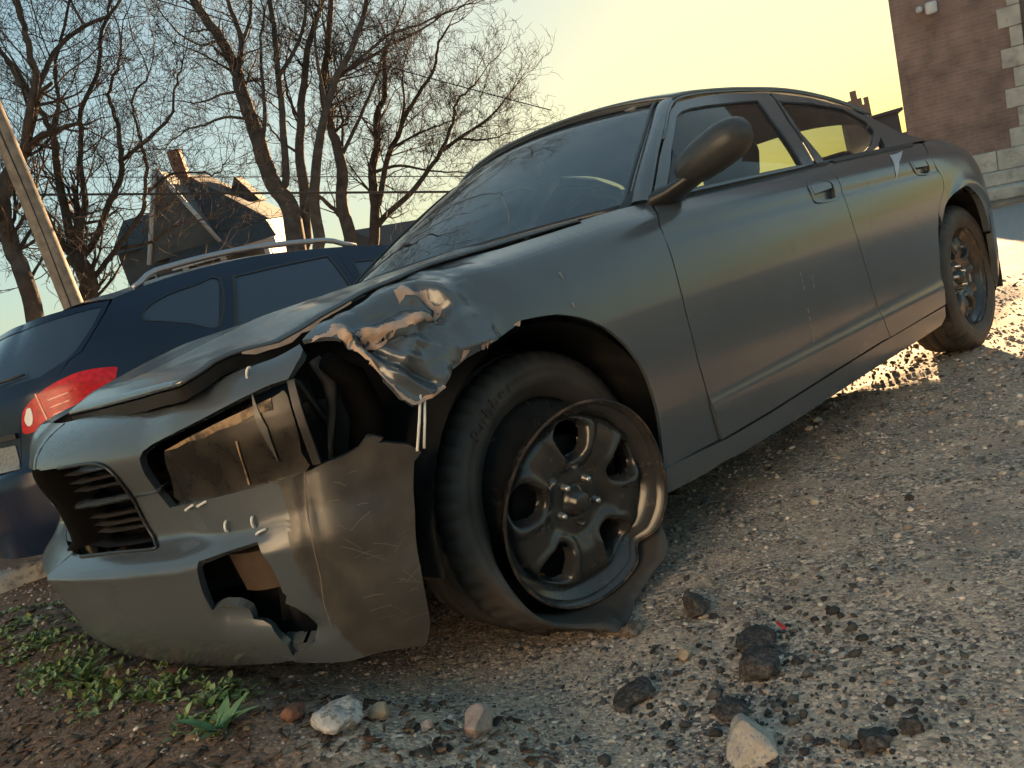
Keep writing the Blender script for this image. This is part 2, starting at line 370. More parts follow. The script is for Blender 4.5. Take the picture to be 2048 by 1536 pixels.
DT = {
 'bump_top': [(0.086, 0.838), (0.358, 0.841), (0.606, 0.836), (0.724, 0.851), (0.801, 0.874), (0.886, 0.883), (0.955, 0.896)],
 'bump_tip': [(0.962, 0.876), (0.953, 0.855), (0.94, 0.84), (0.93, 0.828), (0.92, 0.818)],
 'hl_notch': [(0.882, 0.816), (0.801, 0.801), (0.711, 0.783), (0.618, 0.768), (0.543, 0.756), (0.504, 0.744), (0.485, 0.727), (0.473, 0.688), (0.468, 0.64), (0.482, 0.603), (0.673, 0.617), (0.795, 0.623), (0.894, 0.628), (0.946, 0.638), (0.992, 0.642)],
 'flap_top': [(1.016, 0.649), (1.028, 0.659), (1.038, 0.667), (1.052, 0.666), (1.069, 0.657), (1.059, 0.65), (1.073, 0.646), (1.103, 0.633), (1.117, 0.625), (1.122, 0.616), (1.133, 0.606), (1.125, 0.599), (1.116, 0.592)],
 'flap_right': [(1.099, 0.532), (1.089, 0.476), (1.079, 0.412), (1.071, 0.343), (1.069, 0.296), (1.067, 0.256), (1.047, 0.206)],
 'bump_bot': [(0.931, 0.211), (0.849, 0.206), (0.768, 0.211), (0.713, 0.216), (0.697, 0.228), (0.513, 0.194), (0.31, 0.165), (0.172, 0.194), (0.029, 0.227)],
 'bump_hole': [(0.603, 0.491), (0.676, 0.501), (0.759, 0.512), (0.775, 0.459), (0.779, 0.418), (0.777, 0.396), (0.783, 0.387), (0.772, 0.371), (0.79, 0.359), (0.807, 0.336), (0.81, 0.299), (0.791, 0.269), (0.742, 0.253), (0.714, 0.242), (0.723, 0.272), (0.704, 0.321), (0.687, 0.331), (0.661, 0.336), (0.658, 0.356), (0.641, 0.372), (0.601, 0.375), (0.57, 0.371), (0.577, 0.414), (0.587, 0.45)],
 'lower_seg': [(0.041, 0.248), (0.175, 0.234), (0.347, 0.194)],
 'grille': [(0.008, 0.74), (0.155, 0.741), (0.298, 0.739), (0.35, 0.728), (0.376, 0.707), (0.379, 0.67), (0.377, 0.586), (0.392, 0.54), (0.412, 0.528), (0.404, 0.523), (0.265, 0.524), (0.091, 0.52)],
 'slat1': [(0.15, 0.712), (0.351, 0.72)],
 'slat2': [(0.136, 0.687), (0.365, 0.7)],
 'slat3': [(0.123, 0.665), (0.369, 0.678)],
 'bar': [(0.0, 0.608), (0.197, 0.627), (0.376, 0.635)],
 'slat4': [(0.115, 0.594), (0.374, 0.606)],
 'slat5': [(0.126, 0.576), (0.374, 0.588)],
 'slat6': [(0.137, 0.56), (0.38, 0.572)],
 'lamp': [(0.557, 0.732), (0.741, 0.771), (0.875, 0.793), (0.905, 0.8), (0.91, 0.762), (0.909, 0.708), (0.902, 0.666), (0.897, 0.628), (0.743, 0.619), (0.499, 0.605), (0.52, 0.663)],
 'lamp_band': [(0.557, 0.732), (0.741, 0.771), (0.875, 0.793), (0.874, 0.771), (0.829, 0.769), (0.791, 0.759), (0.742, 0.755), (0.699, 0.744), (0.658, 0.745), (0.612, 0.734)],
 'lamp_bar': [(0.92, 0.816), (0.924, 0.637)],
 'lamp_stick': [(0.777, 0.722), (0.766, 0.629)],
 'lamp_stick2': [(0.837, 0.81), (0.85, 0.663)],
 'crack': [(0.898, 0.63), (0.884, 0.576), (0.88, 0.517), (0.874, 0.465), (0.867, 0.41), (0.853, 0.355), (0.846, 0.296)],
 'tie1': [(0.576, 0.603)],
 'tie2': [(0.632, 0.609)],
 'tie3': [(0.685, 0.555)],
 'tie4': [(0.758, 0.555)],
 'tie5': [(0.772, 0.53)],
 'tie6': [(0.708, 0.2)],
 'tie7': [(0.836, 0.848)],
 'fend_top': [(0.963, 0.903), (0.991, 0.934), (1.036, 0.971), (1.092, 0.995), (1.131, 0.986), (1.215, 1.009), (1.323, 1.071), (1.454, 1.099), (1.56, 1.092), (1.656, 1.068), (1.821, 1.056), (1.944, 1.055)],
 'seamA': [(2.269, 1.075), (2.167, 0.944), (2.152, 0.839), (2.143, 0.766), (2.14, 0.694), (2.147, 0.546), (2.172, 0.405), (2.199, 0.293)],
 'fend_bot': [(1.945, 0.299), (1.916, 0.298)],
 'arch': [(1.921, 0.35), (1.923, 0.463), (1.906, 0.557), (1.868, 0.635), (1.809, 0.703), (1.739, 0.751), (1.659, 0.782), (1.606, 0.793), (1.514, 0.801)],
 'torn': [(1.495, 0.792), (1.453, 0.781), (1.418, 0.775), (1.358, 0.763), (1.311, 0.757), (1.284, 0.748), (1.26, 0.742), (1.238, 0.729), (1.219, 0.718), (1.182, 0.708), (1.141, 0.704), (1.12, 0.722), (1.115, 0.737), (1.105, 0.762), (1.099, 0.786), (1.087, 0.814), (1.074, 0.837), (1.056, 0.863), (1.047, 0.872), (1.033, 0.887), (1.005, 0.893)],
 'strip1': [(1.26, 0.978), (1.285, 0.988), (1.319, 0.975), (1.332, 0.955), (1.327, 0.929), (1.33, 0.909), (1.346, 0.898), (1.336, 0.884), (1.312, 0.87), (1.309, 0.86), (1.29, 0.859), (1.25, 0.857), (1.22, 0.852), (1.22, 0.86), (1.261, 0.865), (1.293, 0.867), (1.315, 0.882), (1.322, 0.894), (1.316, 0.908), (1.313, 0.932), (1.297, 0.949), (1.277, 0.959), (1.254, 0.951)],
 'strip2': [(1.086, 0.892), (1.11, 0.883), (1.14, 0.872), (1.201, 0.875), (1.237, 0.877), (1.263, 0.87), (1.299, 0.864), (1.275, 0.856), (1.244, 0.856), (1.222, 0.856), (1.18, 0.855), (1.152, 0.843), (1.128, 0.834), (1.1, 0.839), (1.099, 0.853), (1.089, 0.88)],
 'strip3': [(1.046, 0.927), (1.075, 0.924), (1.078, 0.896), (1.07, 0.875), (1.077, 0.842), (1.092, 0.813), (1.103, 0.78), (1.119, 0.739), (1.128, 0.726), (1.147, 0.708), (1.182, 0.712), (1.218, 0.722), (1.222, 0.715), (1.183, 0.704), (1.142, 0.702), (1.12, 0.721), (1.099, 0.785), (1.074, 0.836), (1.058, 0.864), (1.047, 0.871), (1.046, 0.887), (1.005, 0.89), (0.982, 0.884), (0.993, 0.896), (1.026, 0.901)],
 'strip4': [(1.303, 0.774), (1.321, 0.771), (1.307, 0.76), (1.285, 0.75), (1.296, 0.761)],
 'strip5': [(1.36, 0.774), (1.396, 0.775), (1.407, 0.775), (1.363, 0.763)],
 'strip6': [(1.49, 0.796), (1.513, 0.801), (1.505, 0.788), (1.498, 0.792)],
 'strip7': [(0.9, 0.901), (0.9, 0.949), (0.9, 1.038), (0.9, 0.921), (0.9, 0.894)],
 'foldA': [(1.064, 0.884), (1.094, 0.818), (1.13, 0.768), (1.186, 0.716)],
 'foldB': [(1.1, 0.87), (1.173, 0.855), (1.242, 0.858), (1.304, 0.864), (1.34, 0.891), (1.33, 0.918), (1.315, 0.975)],
 'foldC': [(1.196, 0.827), (1.25, 0.803), (1.309, 0.778), (1.41, 0.782)],
 'foldD': [(1.239, 0.852), (1.179, 0.81), (1.145, 0.776)],
 'foldE': [(1.28, 0.762), (1.238, 0.746), (1.202, 0.717)],
 'foldH': [(1.244, 0.838), (1.27, 0.787), (1.267, 0.749)],
 'foldI': [(1.124, 0.834), (1.156, 0.8), (1.205, 0.782), (1.268, 0.782)],
 'bulgeF': [(1.095, 0.921), (1.183, 0.925), (1.271, 0.914)],
 'valley': [(1.1, 0.918), (1.165, 0.929), (1.244, 0.931), (1.301, 0.916), (1.311, 0.891)],
 'dentG': [(1.425, 0.871), (1.471, 0.847), (1.488, 0.807)],
 'pt_tip': [(1.143, 0.707)],
 'seamB': [(3.388, 1.052), (3.342, 0.99), (3.314, 0.884), (3.313, 0.78), (3.333, 0.669), (3.373, 0.518), (3.432, 0.368), (3.47, 0.311)],
 'sill_top': [(2.199, 0.291), (2.507, 0.289), (2.866, 0.298), (3.411, 0.309), (4.093, 0.313)],
 'sill_bot': [(1.905, 0.234), (2.112, 0.223), (2.194, 0.226), (2.31, 0.218), (2.707, 0.216), (3.195, 0.226), (3.848, 0.234), (4.047, 0.239), (4.101, 0.266)],
 'belt': [(2.286, 1.081), (2.516, 1.077), (2.862, 1.08), (3.258, 1.084), (3.421, 1.086), (3.841, 1.079), (4.16, 1.078), (4.396, 1.078)],
 'seamC': [(4.396, 1.078), (4.288, 0.986), (4.294, 0.915), (4.326, 0.862), (4.314, 0.818), (4.233, 0.762), (4.181, 0.714), (4.136, 0.623), (4.099, 0.472), (4.094, 0.32)],
 'rarch': [(4.214, 0.68), (4.294, 0.744), (4.426, 0.783), (4.572, 0.796), (4.686, 0.767), (4.792, 0.699), (4.843, 0.574), (4.852, 0.453)],
 'handleF': [(3.087, 0.948), (3.115, 0.978), (3.174, 0.986), (3.24, 0.971), (3.274, 0.952), (3.263, 0.911), (3.253, 0.891), (3.196, 0.888), (3.119, 0.892), (3.089, 0.903)],
 'handleR': [(4.036, 0.963), (4.08, 0.977), (4.162, 0.97), (4.213, 0.955), (4.217, 0.908), (4.185, 0.895), (4.11, 0.898), (4.049, 0.912)],
 'spot': [(3.948, 1.035), (4.024, 1.035), (4.118, 1.047), (3.939, 0.979), (3.829, 0.907), (3.857, 0.958)],
 'beltcrease': [(1.9, 1.073), (2.104, 0.92), (2.65, 0.922), (3.336, 0.903), (3.992, 0.863)],
 'scr1': [(2.818, 0.8), (2.827, 0.742)],
 'scr2': [(2.835, 0.68), (2.839, 0.584), (2.837, 0.497), (2.847, 0.425)],
 'scr3': [(2.908, 0.677), (2.913, 0.579)],
 'scr4': [(3.928, 0.735), (3.949, 0.676)],
 'scrf1': [(1.7, 0.884), (1.703, 0.862)],
 'scrf2': [(1.697, 0.805), (1.699, 0.786)],
 'frF_out': [(0.626, 1.021), (0.81, 1.155), (0.973, 1.256), (1.089, 1.324), (1.198, 1.365), (1.391, 1.384), (1.595, 1.392), (1.897, 1.385), (1.886, 1.356), (1.782, 1.237), (1.688, 1.042), (1.588, 1.036), (1.192, 1.031), (0.854, 1.025)],
 'frF_in': [(1.102, 1.304), (1.164, 1.324), (1.23, 1.334), (1.357, 1.342), (1.562, 1.347), (1.751, 1.35), (1.677, 1.248), (1.599, 1.044), (1.203, 1.04), (0.856, 1.034), (0.721, 1.032), (0.896, 1.176)],
 'frR_out': [(1.917, 1.384), (2.224, 1.346), (2.451, 1.287), (2.581, 1.208), (2.579, 1.139), (2.384, 1.069), (2.239, 1.042), (1.711, 1.04), (1.802, 1.236), (1.907, 1.355)],
 'frR_in': [(1.895, 1.339), (2.162, 1.318), (2.418, 1.273), (2.51, 1.194), (2.493, 1.141), (2.325, 1.076), (2.201, 1.052), (1.777, 1.042), (1.787, 1.179)],
 'rail': [(0.617, 1.022), (0.813, 1.165), (0.989, 1.272), (1.093, 1.333), (1.182, 1.371), (1.275, 1.392), (1.426, 1.404), (1.625, 1.408), (1.76, 1.406), (2.033, 1.396), (2.264, 1.363), (2.485, 1.302), (2.62, 1.224), (2.802, 1.128), (2.93, 1.092), (3.059, 1.071)],
 'wsedge': [(0.573, 1.024), (0.681, 1.103), (0.806, 1.183), (0.965, 1.277), (1.118, 1.361), (1.181, 1.385)],
 'sail': [(0.708, 1.034), (0.903, 1.175), (0.872, 1.12), (0.849, 1.066), (0.83, 1.035)],
 'hood': [(-0.826, 0.858), (-0.782, 0.867), (-0.735, 0.885), (-0.67, 0.888), (-0.602, 0.886), (-0.551, 0.898), (-0.495, 0.917), (-0.412, 0.938), (-0.339, 0.953), (-0.171, 0.979), (0.064, 0.991), (0.253, 1.002), (0.39, 1.009)],
 'hoodcenter': [(-0.837, 0.85)],
 's_seam': [(1.444, 1.41), (1.285, 1.273), (1.151, 1.148), (1.065, 1.112), (0.947, 1.007)],
 's_light': [(1.298, 1.01), (1.267, 1.021), (1.133, 1.038), (1.007, 1.023), (0.882, 0.987), (0.79, 0.943), (0.725, 0.897), (0.696, 0.834), (0.694, 0.783), (0.799, 0.783), (0.976, 0.778), (1.115, 0.842), (1.242, 0.916)],
 's_white': [(0.762, 0.912), (0.786, 0.913), (0.788, 0.872), (0.769, 0.828), (0.738, 0.82), (0.727, 0.857)],
 's_q': [(1.551, 1.265), (1.577, 1.299), (1.666, 1.343), (1.794, 1.378), (1.951, 1.398), (2.127, 1.41), (1.965, 1.112), (1.795, 1.165), (1.661, 1.209), (1.56, 1.24)],
 's_r': [(2.216, 1.407), (2.571, 1.422), (2.962, 1.429), (2.979, 1.245), (2.991, 1.048), (2.942, 0.984), (2.484, 1.002), (2.057, 1.093)],
 's_f': [(3.115, 1.35), (3.345, 1.328), (3.637, 1.274), (3.841, 1.056), (3.675, 0.927), (3.116, 1.08), (3.101, 1.201)],
 's_glass': [(1.345, 1.389), (1.407, 1.39), (1.147, 1.17), (1.078, 1.126), (0.891, 1.069), (0.951, 1.161), (1.051, 1.24), (1.173, 1.331)],
 's_seamd': [(2.139, 1.43), (2.046, 1.27), (1.965, 1.112), (1.846, 0.788)],
 's_seamB': [(3.037, 1.449), (3.04, 1.274), (3.066, 1.129), (2.997, 0.917)],
 's_roof': [(1.444, 1.41), (1.666, 1.456), (1.907, 1.489), (2.192, 1.513), (2.487, 1.52), (2.788, 1.504), (3.101, 1.477), (3.428, 1.435), (3.716, 1.375)],
 's_plate': [(0.556, 0.73), (0.598, 0.728), (0.61, 0.596), (0.56, 0.592)],
 's_bump': [(0.446, 0.464), (0.667, 0.468), (0.794, 0.506)],
 's_bumpbot': [(0.447, 0.31), (0.505, 0.238), (0.607, 0.141), (0.617, 0.089)],
}
TREES = {
 'A': [
  [(3.92,13.99,-1.3,0.247),(3.58,13.68,2.06,0.198),(3.65,13.61,2.59,0.185),(3.69,13.5,3.06,0.172),(3.62,13.58,3.39,0.16)],
  [(3.69,13.79,3.42,0.108),(3.62,14.07,3.81,0.098),(3.56,14.31,4.46,0.088),(3.53,14.5,5.12,0.078),(3.51,14.83,5.68,0.068),(3.53,15.2,6.07,0.058),(3.46,15.55,6.76,0.047)],
  [(3.69,13.79,3.42,0.117),(3.8,13.86,4.22,0.107),(3.84,13.8,4.77,0.097),(3.85,13.55,5.27,0.085),(3.85,13.45,5.52,0.075),(3.72,13.39,5.96,0.064),(3.59,13.4,6.52,0.054),(3.44,13.42,6.97,0.044),(3.3,13.39,7.3,0.034)],
  [(3.99,13.85,5.64,0.054),(4.1,13.71,5.92,0.05),(4.21,13.68,6.14,0.046),(4.31,13.76,6.66,0.043),(4.39,13.54,6.95,0.038),(4.64,13.36,7.49,0.034),(4.75,13.18,7.78,0.03),(4.87,13.09,8.1,0.027),(5.27,12.71,9.6,0.021),(5.33,12.23,11.13,0.016),(4.99,11.83,12.64,0.013),(4.93,11.55,14.21,0.01)],
  [(3.76,13.71,3.34,0.09),(4.02,13.43,3.61,0.083),(4.38,13.23,4.19,0.076),(4.65,13.08,4.57,0.069),(4.69,12.91,4.89,0.062),(4.79,12.9,5.35,0.055),(4.82,12.94,5.74,0.048),(4.88,13.07,6.04,0.041),(5.05,12.88,6.42,0.034),(5.29,12.84,6.86,0.027)],
  [(3.73,13.76,3.53,0.09),(3.86,13.57,3.89,0.083),(4.08,13.55,4.31,0.076),(4.19,13.56,4.95,0.069),(4.33,13.7,5.27,0.063),(4.55,13.64,5.99,0.056),(4.97,13.4,6.64,0.049),(5.17,13.35,7.23,0.042),(5.36,13.12,7.58,0.034),(5.5,13.01,8.01,0.027),(5.75,12.72,9.56,0.021),(6.04,12.38,11.1,0.016),(6.3,12.07,12.65,0.013),(6.69,11.47,14.08,0.01)],
  [(3.75,13.66,2.95,0.072),(3.85,13.51,2.98,0.067),(4.18,13.06,3.33,0.061),(4.36,12.66,3.55,0.056),(4.53,12.25,3.8,0.05),(4.57,12.12,4.01,0.045),(4.65,11.84,4.5,0.04),(4.56,11.64,4.68,0.035),(4.56,11.6,5.08,0.03),(4.56,11.35,5.45,0.025),(4.76,11.0,5.65,0.02)],
  [(4.76,13.03,4.87,0.05),(5.26,12.56,5.18,0.042),(5.62,12.36,5.47,0.034),(5.76,12.19,5.95,0.026),(5.87,11.94,6.25,0.018)],
  [(4.25,13.27,3.36,0.05),(4.69,12.8,3.31,0.039),(5.01,12.53,3.47,0.028),(5.27,12.22,3.5,0.018)],
  [(4.87,12.83,4.16,0.036),(5.22,12.38,4.37,0.03),(5.52,12.02,4.28,0.025),(5.71,11.69,4.13,0.019),(5.86,11.49,4.28,0.013)],
 ],
 'B': [
  [(2.31,11.81,-1.3,0.188),(2.04,11.57,1.32,0.15),(2.18,11.62,2.11,0.145),(2.2,11.51,2.73,0.138),(2.24,11.74,3.22,0.135),(2.25,11.83,3.62,0.13),(2.3,11.74,4.01,0.123),(2.47,11.74,4.41,0.119),(2.75,11.54,4.74,0.113)],
  [(2.73,11.45,4.71,0.09),(2.82,11.23,5.05,0.083),(2.96,11.08,5.4,0.076),(3.08,11.04,5.67,0.07),(3.06,10.98,5.9,0.063),(3.09,10.97,6.26,0.057),(3.14,11.13,6.83,0.051),(3.13,10.96,7.04,0.044),(2.97,9.88,8.21,0.034),(2.79,8.99,9.53,0.027),(2.62,8.43,11.01,0.021),(2.63,8.07,12.57,0.016)],
  [(3.03,11.29,5.47,0.064),(3.34,11.38,5.87,0.057),(3.64,11.42,6.24,0.05),(4.12,11.34,6.56,0.043),(4.49,11.17,6.69,0.036),(4.83,11.11,7.06,0.028),(5.76,11.26,8.35,0.022),(6.1,11.73,9.85,0.017),(6.09,12.33,11.33,0.013),(5.63,12.68,12.82,0.01)],
  [(3.0,11.3,5.37,0.053),(2.96,11.54,5.87,0.044),(2.95,11.79,6.27,0.036),(2.85,12.13,6.78,0.027)],
  [(3.85,10.67,6.28,0.034),(3.78,10.68,6.52,0.026),(3.77,10.74,6.91,0.019),(3.51,10.65,8.49,0.015),(3.03,10.35,9.98,0.012),(3.05,10.27,11.58,0.009),(3.29,10.55,13.14,0.007)],
  [(2.23,11.74,3.6,0.083),(2.09,11.8,3.89,0.063),(1.98,11.96,4.33,0.045)],
  [(2.4,11.63,3.89,0.045),(2.58,11.44,3.97,0.037),(2.81,11.35,3.62,0.03),(2.83,11.49,3.33,0.023)],
 ],
 'C': [
  [(10.06,16.77,-1.3,0.362),(9.66,16.4,2.65,0.29),(9.72,16.37,3.47,0.271),(9.94,16.59,4.33,0.255),(9.76,16.74,4.92,0.236),(9.74,16.82,5.81,0.217),(9.77,16.92,6.63,0.199),(9.8,17.07,7.41,0.181),(9.9,17.18,8.0,0.163),(9.84,17.4,8.82,0.145),(9.63,17.62,9.65,0.126),(9.6,17.81,10.35,0.108),(9.97,18.15,11.87,0.084),(10.0,18.71,13.37,0.066),(9.53,18.97,14.88,0.051),(9.4,18.92,16.47,0.04)],
  [(9.83,17.03,7.85,0.107),(10.12,16.91,8.63,0.093),(10.17,17.07,9.44,0.078),(10.34,17.35,10.32,0.064),(10.66,17.7,11.85,0.05),(10.86,17.94,13.42,0.039),(10.94,18.03,15.01,0.03),(10.93,18.29,16.59,0.024)],
  [(10.07,16.91,8.49,0.069),(10.43,16.77,9.07,0.057),(10.6,16.47,9.83,0.044),(10.99,15.5,11.05,0.034),(11.52,14.58,12.24,0.027),(11.79,13.78,13.6,0.021),(12.08,13.01,14.97,0.016)],
  [(9.7,16.7,4.91,0.139),(9.99,16.57,4.85,0.129),(10.28,16.51,6.03,0.12),(10.48,16.51,6.8,0.11),(10.6,16.48,7.53,0.1),(10.76,16.35,8.56,0.089),(10.84,16.32,9.4,0.079),(10.94,16.38,9.93,0.069),(10.93,16.14,11.51,0.054),(10.81,15.83,13.08,0.042),(10.75,15.65,14.67,0.033),(10.85,15.74,16.26,0.026)],
  [(10.52,16.35,7.48,0.076),(10.96,15.97,8.02,0.065),(11.34,15.74,8.68,0.055),(11.58,15.57,9.49,0.044),(12.23,15.04,10.85,0.034),(12.87,14.65,12.26,0.027),(13.04,14.68,13.85,0.021),(13.1,14.6,15.45,0.016)],
  [(9.73,16.81,5.81,0.082),(9.98,16.64,6.51,0.071),(10.08,16.51,7.22,0.06),(10.37,16.53,8.35,0.049),(10.68,16.35,9.16,0.038)],
  [(9.76,16.9,6.62,0.057),(9.22,17.18,6.79,0.047),(8.85,17.58,6.75,0.038),(8.45,17.92,6.73,0.028),(8.09,18.19,6.48,0.019)],
  [(9.77,17.01,7.39,0.05),(9.36,17.36,7.41,0.04),(8.88,17.57,7.31,0.029),(8.39,17.82,7.47,0.019)],
  [(9.74,17.25,8.76,0.05),(9.39,17.68,8.78,0.04),(9.03,18.03,9.3,0.029),(8.79,18.21,9.99,0.019)],
 ],
 'F': [
  [(10.42,17.12,-1.3,0.226),(10.02,16.75,2.66,0.181),(10.17,16.62,3.46,0.165),(10.52,16.62,4.72,0.15),(10.66,16.62,5.59,0.135),(10.87,16.47,6.33,0.119),(11.05,16.33,6.99,0.104),(11.55,16.12,8.27,0.089),(12.0,15.92,9.03,0.073),(12.21,15.8,9.63,0.058),(13.05,15.48,10.95,0.045),(13.47,14.83,12.35,0.035),(13.59,14.1,13.77,0.028),(13.21,13.44,15.18,0.021)],
  [(10.9,16.51,6.35,0.058),(10.93,16.77,7.03,0.048),(11.09,16.92,7.73,0.037),(11.56,16.96,8.66,0.026)],
  [(10.65,16.62,5.59,0.052),(10.35,16.83,6.04,0.039),(10.22,17.05,6.63,0.026)],
 ],
 'G': [
  [(10.13,15.96,-1.3,0.215),(9.75,15.61,2.48,0.172),(9.87,15.54,3.26,0.159),(9.96,15.5,4.05,0.146),(10.2,15.39,4.84,0.133),(10.45,15.24,5.54,0.12),(10.8,15.12,6.23,0.107),(11.11,14.79,6.91,0.094),(11.51,14.49,7.41,0.081),(12.1,14.3,8.36,0.068),(12.32,14.19,8.93,0.055),(12.89,14.22,10.42,0.043),(13.01,14.14,12.02,0.033),(12.68,13.91,13.57,0.026),(12.07,13.75,15.04,0.02)],
  [(10.85,15.18,6.25,0.068),(10.87,15.09,7.07,0.055),(10.94,15.0,7.88,0.043),(11.22,14.75,8.75,0.03),(11.52,14.32,10.26,0.023),(11.85,14.0,11.79,0.018),(11.94,13.81,13.38,0.014),(11.96,12.88,14.69,0.011)],
  [(11.23,14.94,6.96,0.068),(11.86,14.48,7.2,0.057),(12.59,14.06,7.48,0.047),(13.16,13.68,7.65,0.036),(13.85,13.17,7.95,0.025)],
  [(11.21,14.95,6.89,0.055),(11.93,14.27,7.37,0.048),(12.24,13.76,7.54,0.04),(12.94,13.0,7.61,0.032),(13.54,12.31,7.7,0.024)],
 ],
 'D': [
  [(11.5,16.74,-1.3,0.264),(11.12,16.39,2.4,0.211),(11.35,16.41,3.24,0.195),(11.39,16.45,4.12,0.178),(11.61,16.34,4.98,0.161),(11.64,16.31,5.66,0.143),(11.66,16.35,6.26,0.126),(11.87,16.5,7.29,0.11),(12.24,16.28,8.34,0.093),(12.66,16.19,9.43,0.077),(12.86,16.18,9.96,0.06),(13.39,15.93,11.45,0.047),(14.04,15.57,12.86,0.037),(14.44,15.27,14.39,0.028),(15.13,14.88,15.77,0.022)],
  [(11.35,16.36,3.55,0.099),(11.35,16.77,4.07,0.085),(11.29,17.2,4.6,0.07),(11.52,17.39,5.31,0.054)],
  [(11.71,16.3,5.37,0.073),(12.35,15.91,6.26,0.061),(12.88,15.62,7.05,0.05),(13.26,15.44,7.71,0.038),(13.47,15.31,8.17,0.027)],
  [(11.71,16.3,5.37,0.059),(12.0,16.27,6.29,0.043),(12.14,16.41,7.13,0.027)],
 ],
 'E': [
  [(12.49,17.17,-1.3,0.225),(12.12,16.83,2.31,0.18),(12.32,16.72,3.17,0.163),(12.62,16.72,4.04,0.147),(12.89,16.71,5.07,0.131),(13.2,16.6,5.72,0.115),(13.31,16.45,6.4,0.098),(13.59,16.24,6.88,0.081),(13.77,16.14,7.69,0.065),(13.99,16.03,8.2,0.048)],
  [(13.09,16.45,5.69,0.048),(13.11,16.72,6.24,0.035),(13.18,16.9,6.44,0.021)],
  [(12.66,16.59,4.01,0.117),(13.25,16.38,5.24,0.106),(13.51,16.04,5.69,0.094),(13.81,15.87,6.19,0.082),(14.26,15.61,6.69,0.07),(14.7,15.21,7.24,0.058),(15.03,15.1,7.92,0.046),(15.35,14.83,8.3,0.035)],
  [(13.53,16.06,5.69,0.062),(13.91,15.92,6.5,0.048),(14.25,16.03,7.37,0.035),(14.6,15.97,8.04,0.021)],
  [(12.49,16.66,3.48,0.124),(12.68,16.3,3.7,0.111),(13.26,15.77,4.1,0.098),(13.72,15.37,4.57,0.085),(14.04,14.98,4.99,0.072),(14.38,14.68,5.58,0.059),(14.45,14.42,6.04,0.046),(14.85,13.97,6.34,0.033)],
  [(14.28,15.27,5.01,0.083),(14.69,14.92,5.21,0.064),(15.43,14.27,5.58,0.046),(15.94,13.93,6.02,0.028)],
  [(12.78,16.62,4.91,0.069),(13.27,15.98,4.89,0.053),(13.79,15.43,4.53,0.037),(14.35,14.69,4.22,0.02)],
  [(14.69,14.92,5.21,0.048),(15.1,14.57,5.03,0.035),(15.65,14.12,5.0,0.021)],
  [(13.24,16.28,5.4,0.055),(14.05,15.72,5.66,0.044),(14.55,15.39,5.74,0.032),(14.94,14.95,5.79,0.021)],
 ],
}
# ------------------------------------------------------------------ materials
M_PAINT = mat('satin_charcoal_paint', (.064, .076, .086), .23, 0, .6, var=(2.5, .10), dirt=(150, .735, .76), col2=(.30, .28, .25), bump=(420, .02, .001), coat=.3)
M_FLAP = mat('scuffed_charcoal_paint', (.042, .040, .038), .30, 0, .5, var=(6, .3), dirt=(14, .45, .85), col2=(.075, .066, .056), bump=(60, .18, .002))
M_BLACK = mat('black_plastic', (.012, .012, .012), .5, 0, .4, dirt=(12, .5, .8), col2=(.035, .03, .026))
M_DARK = mat('dark_inner_metal', (.014, .014, .015), .7, 0, .3, var=(9, .4), dirt=(6, .55, .75), col2=(.04, .032, .026))
M_PRIMER = mat('bare_primer', (.40, .28, .21), .6, 0, .4, var=(40, .2), bump=(120, .4, .002))
M_TRIM = mat('black_trim', (.018, .018, .019), .38, 0, .5)
M_GRILLE = mat('grille_black', (.020, .019, .018), .33, 0, .5, var=(20, .2), dirt=(10, .5, .8), col2=(.05, .04, .03))
M_CHROME = mat('lug_steel', (.62, .60, .56), .3, .9, .5, var=(60, .2))
M_RIM = mat('black_steel_rim', (.034, .033, .032), .20, 0, .55, var=(12, .25), dirt=(22, .56, .8), col2=(.075, .055, .04), bump=(150, .08, .001))
M_RIMEDGE = mat('worn_rim_edge', (.12, .070, .048), .5, .3, .5, var=(40, .5), dirt=(14, .38, .52), col2=(.03, .027, .025))
M_TYRE = mat('tyre_rubber', (.055, .050, .046), .55, 0, .35, var=(14, .25), dirt=(9, .45, .8), col2=(.075, .062, .05), bump=(70, .12, .002))
M_GLASS = glass('tinted_window_glass', (.62, .66, .62), 1.5, .01, .04)
M_WS = glass('windshield_glass', (.24, .29, .30), 2.2, .006, .06, (.40, .46, .52))  # dust film tinted blue, partly standing in for sky reflected in the glass
M_SEAT = mat('seat_fabric', (.03, .03, .032), .85, 0, .2, var=(30, .2))
M_LINER = mat('headliner_grey', (.16, .16, .15), .9)
M_DASH = mat('dash_plastic', (.022, .022, .022), .6)
M_TIE = mat('white_nylon', (.72, .70, .64), .4)
M_WOODY = mat('dirty_tan_plastic', (.30, .19, .10), .55, 0, .4, dirt=(26, .45, .62), col2=(.05, .04, .03))
M_LAMP = mat('grimy_lamp_housing', (.012, .011, .010), .26, 0, .4, dirt=(9, .44, .95), col2=(.07, .054, .040), bump=(30, .12, .003))
M_SCR = mat('paint_scratch', (.24, .23, .21), .6)
M_REFL = mat('sky_reflection_patch', (.42, .45, .50), .35)  # pale tone stands in for sky mirrored in the door paint
M_FOAM = mat('brown_foam', (.060, .040, .028), .6, 0, .4, var=(12, .3))
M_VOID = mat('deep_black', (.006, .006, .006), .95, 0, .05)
M_RUSTB = mat('brown_bracket', (.035, .027, .022), .6, 0, .4, var=(30, .4))
M_SLAT = mat('grille_slat', (.055, .047, .042), .35, 0, .5, var=(20, .2))
M_MIRR = mat('mirror_shell_black', (.035, .037, .038), .42, 0, .4, var=(30, .15))
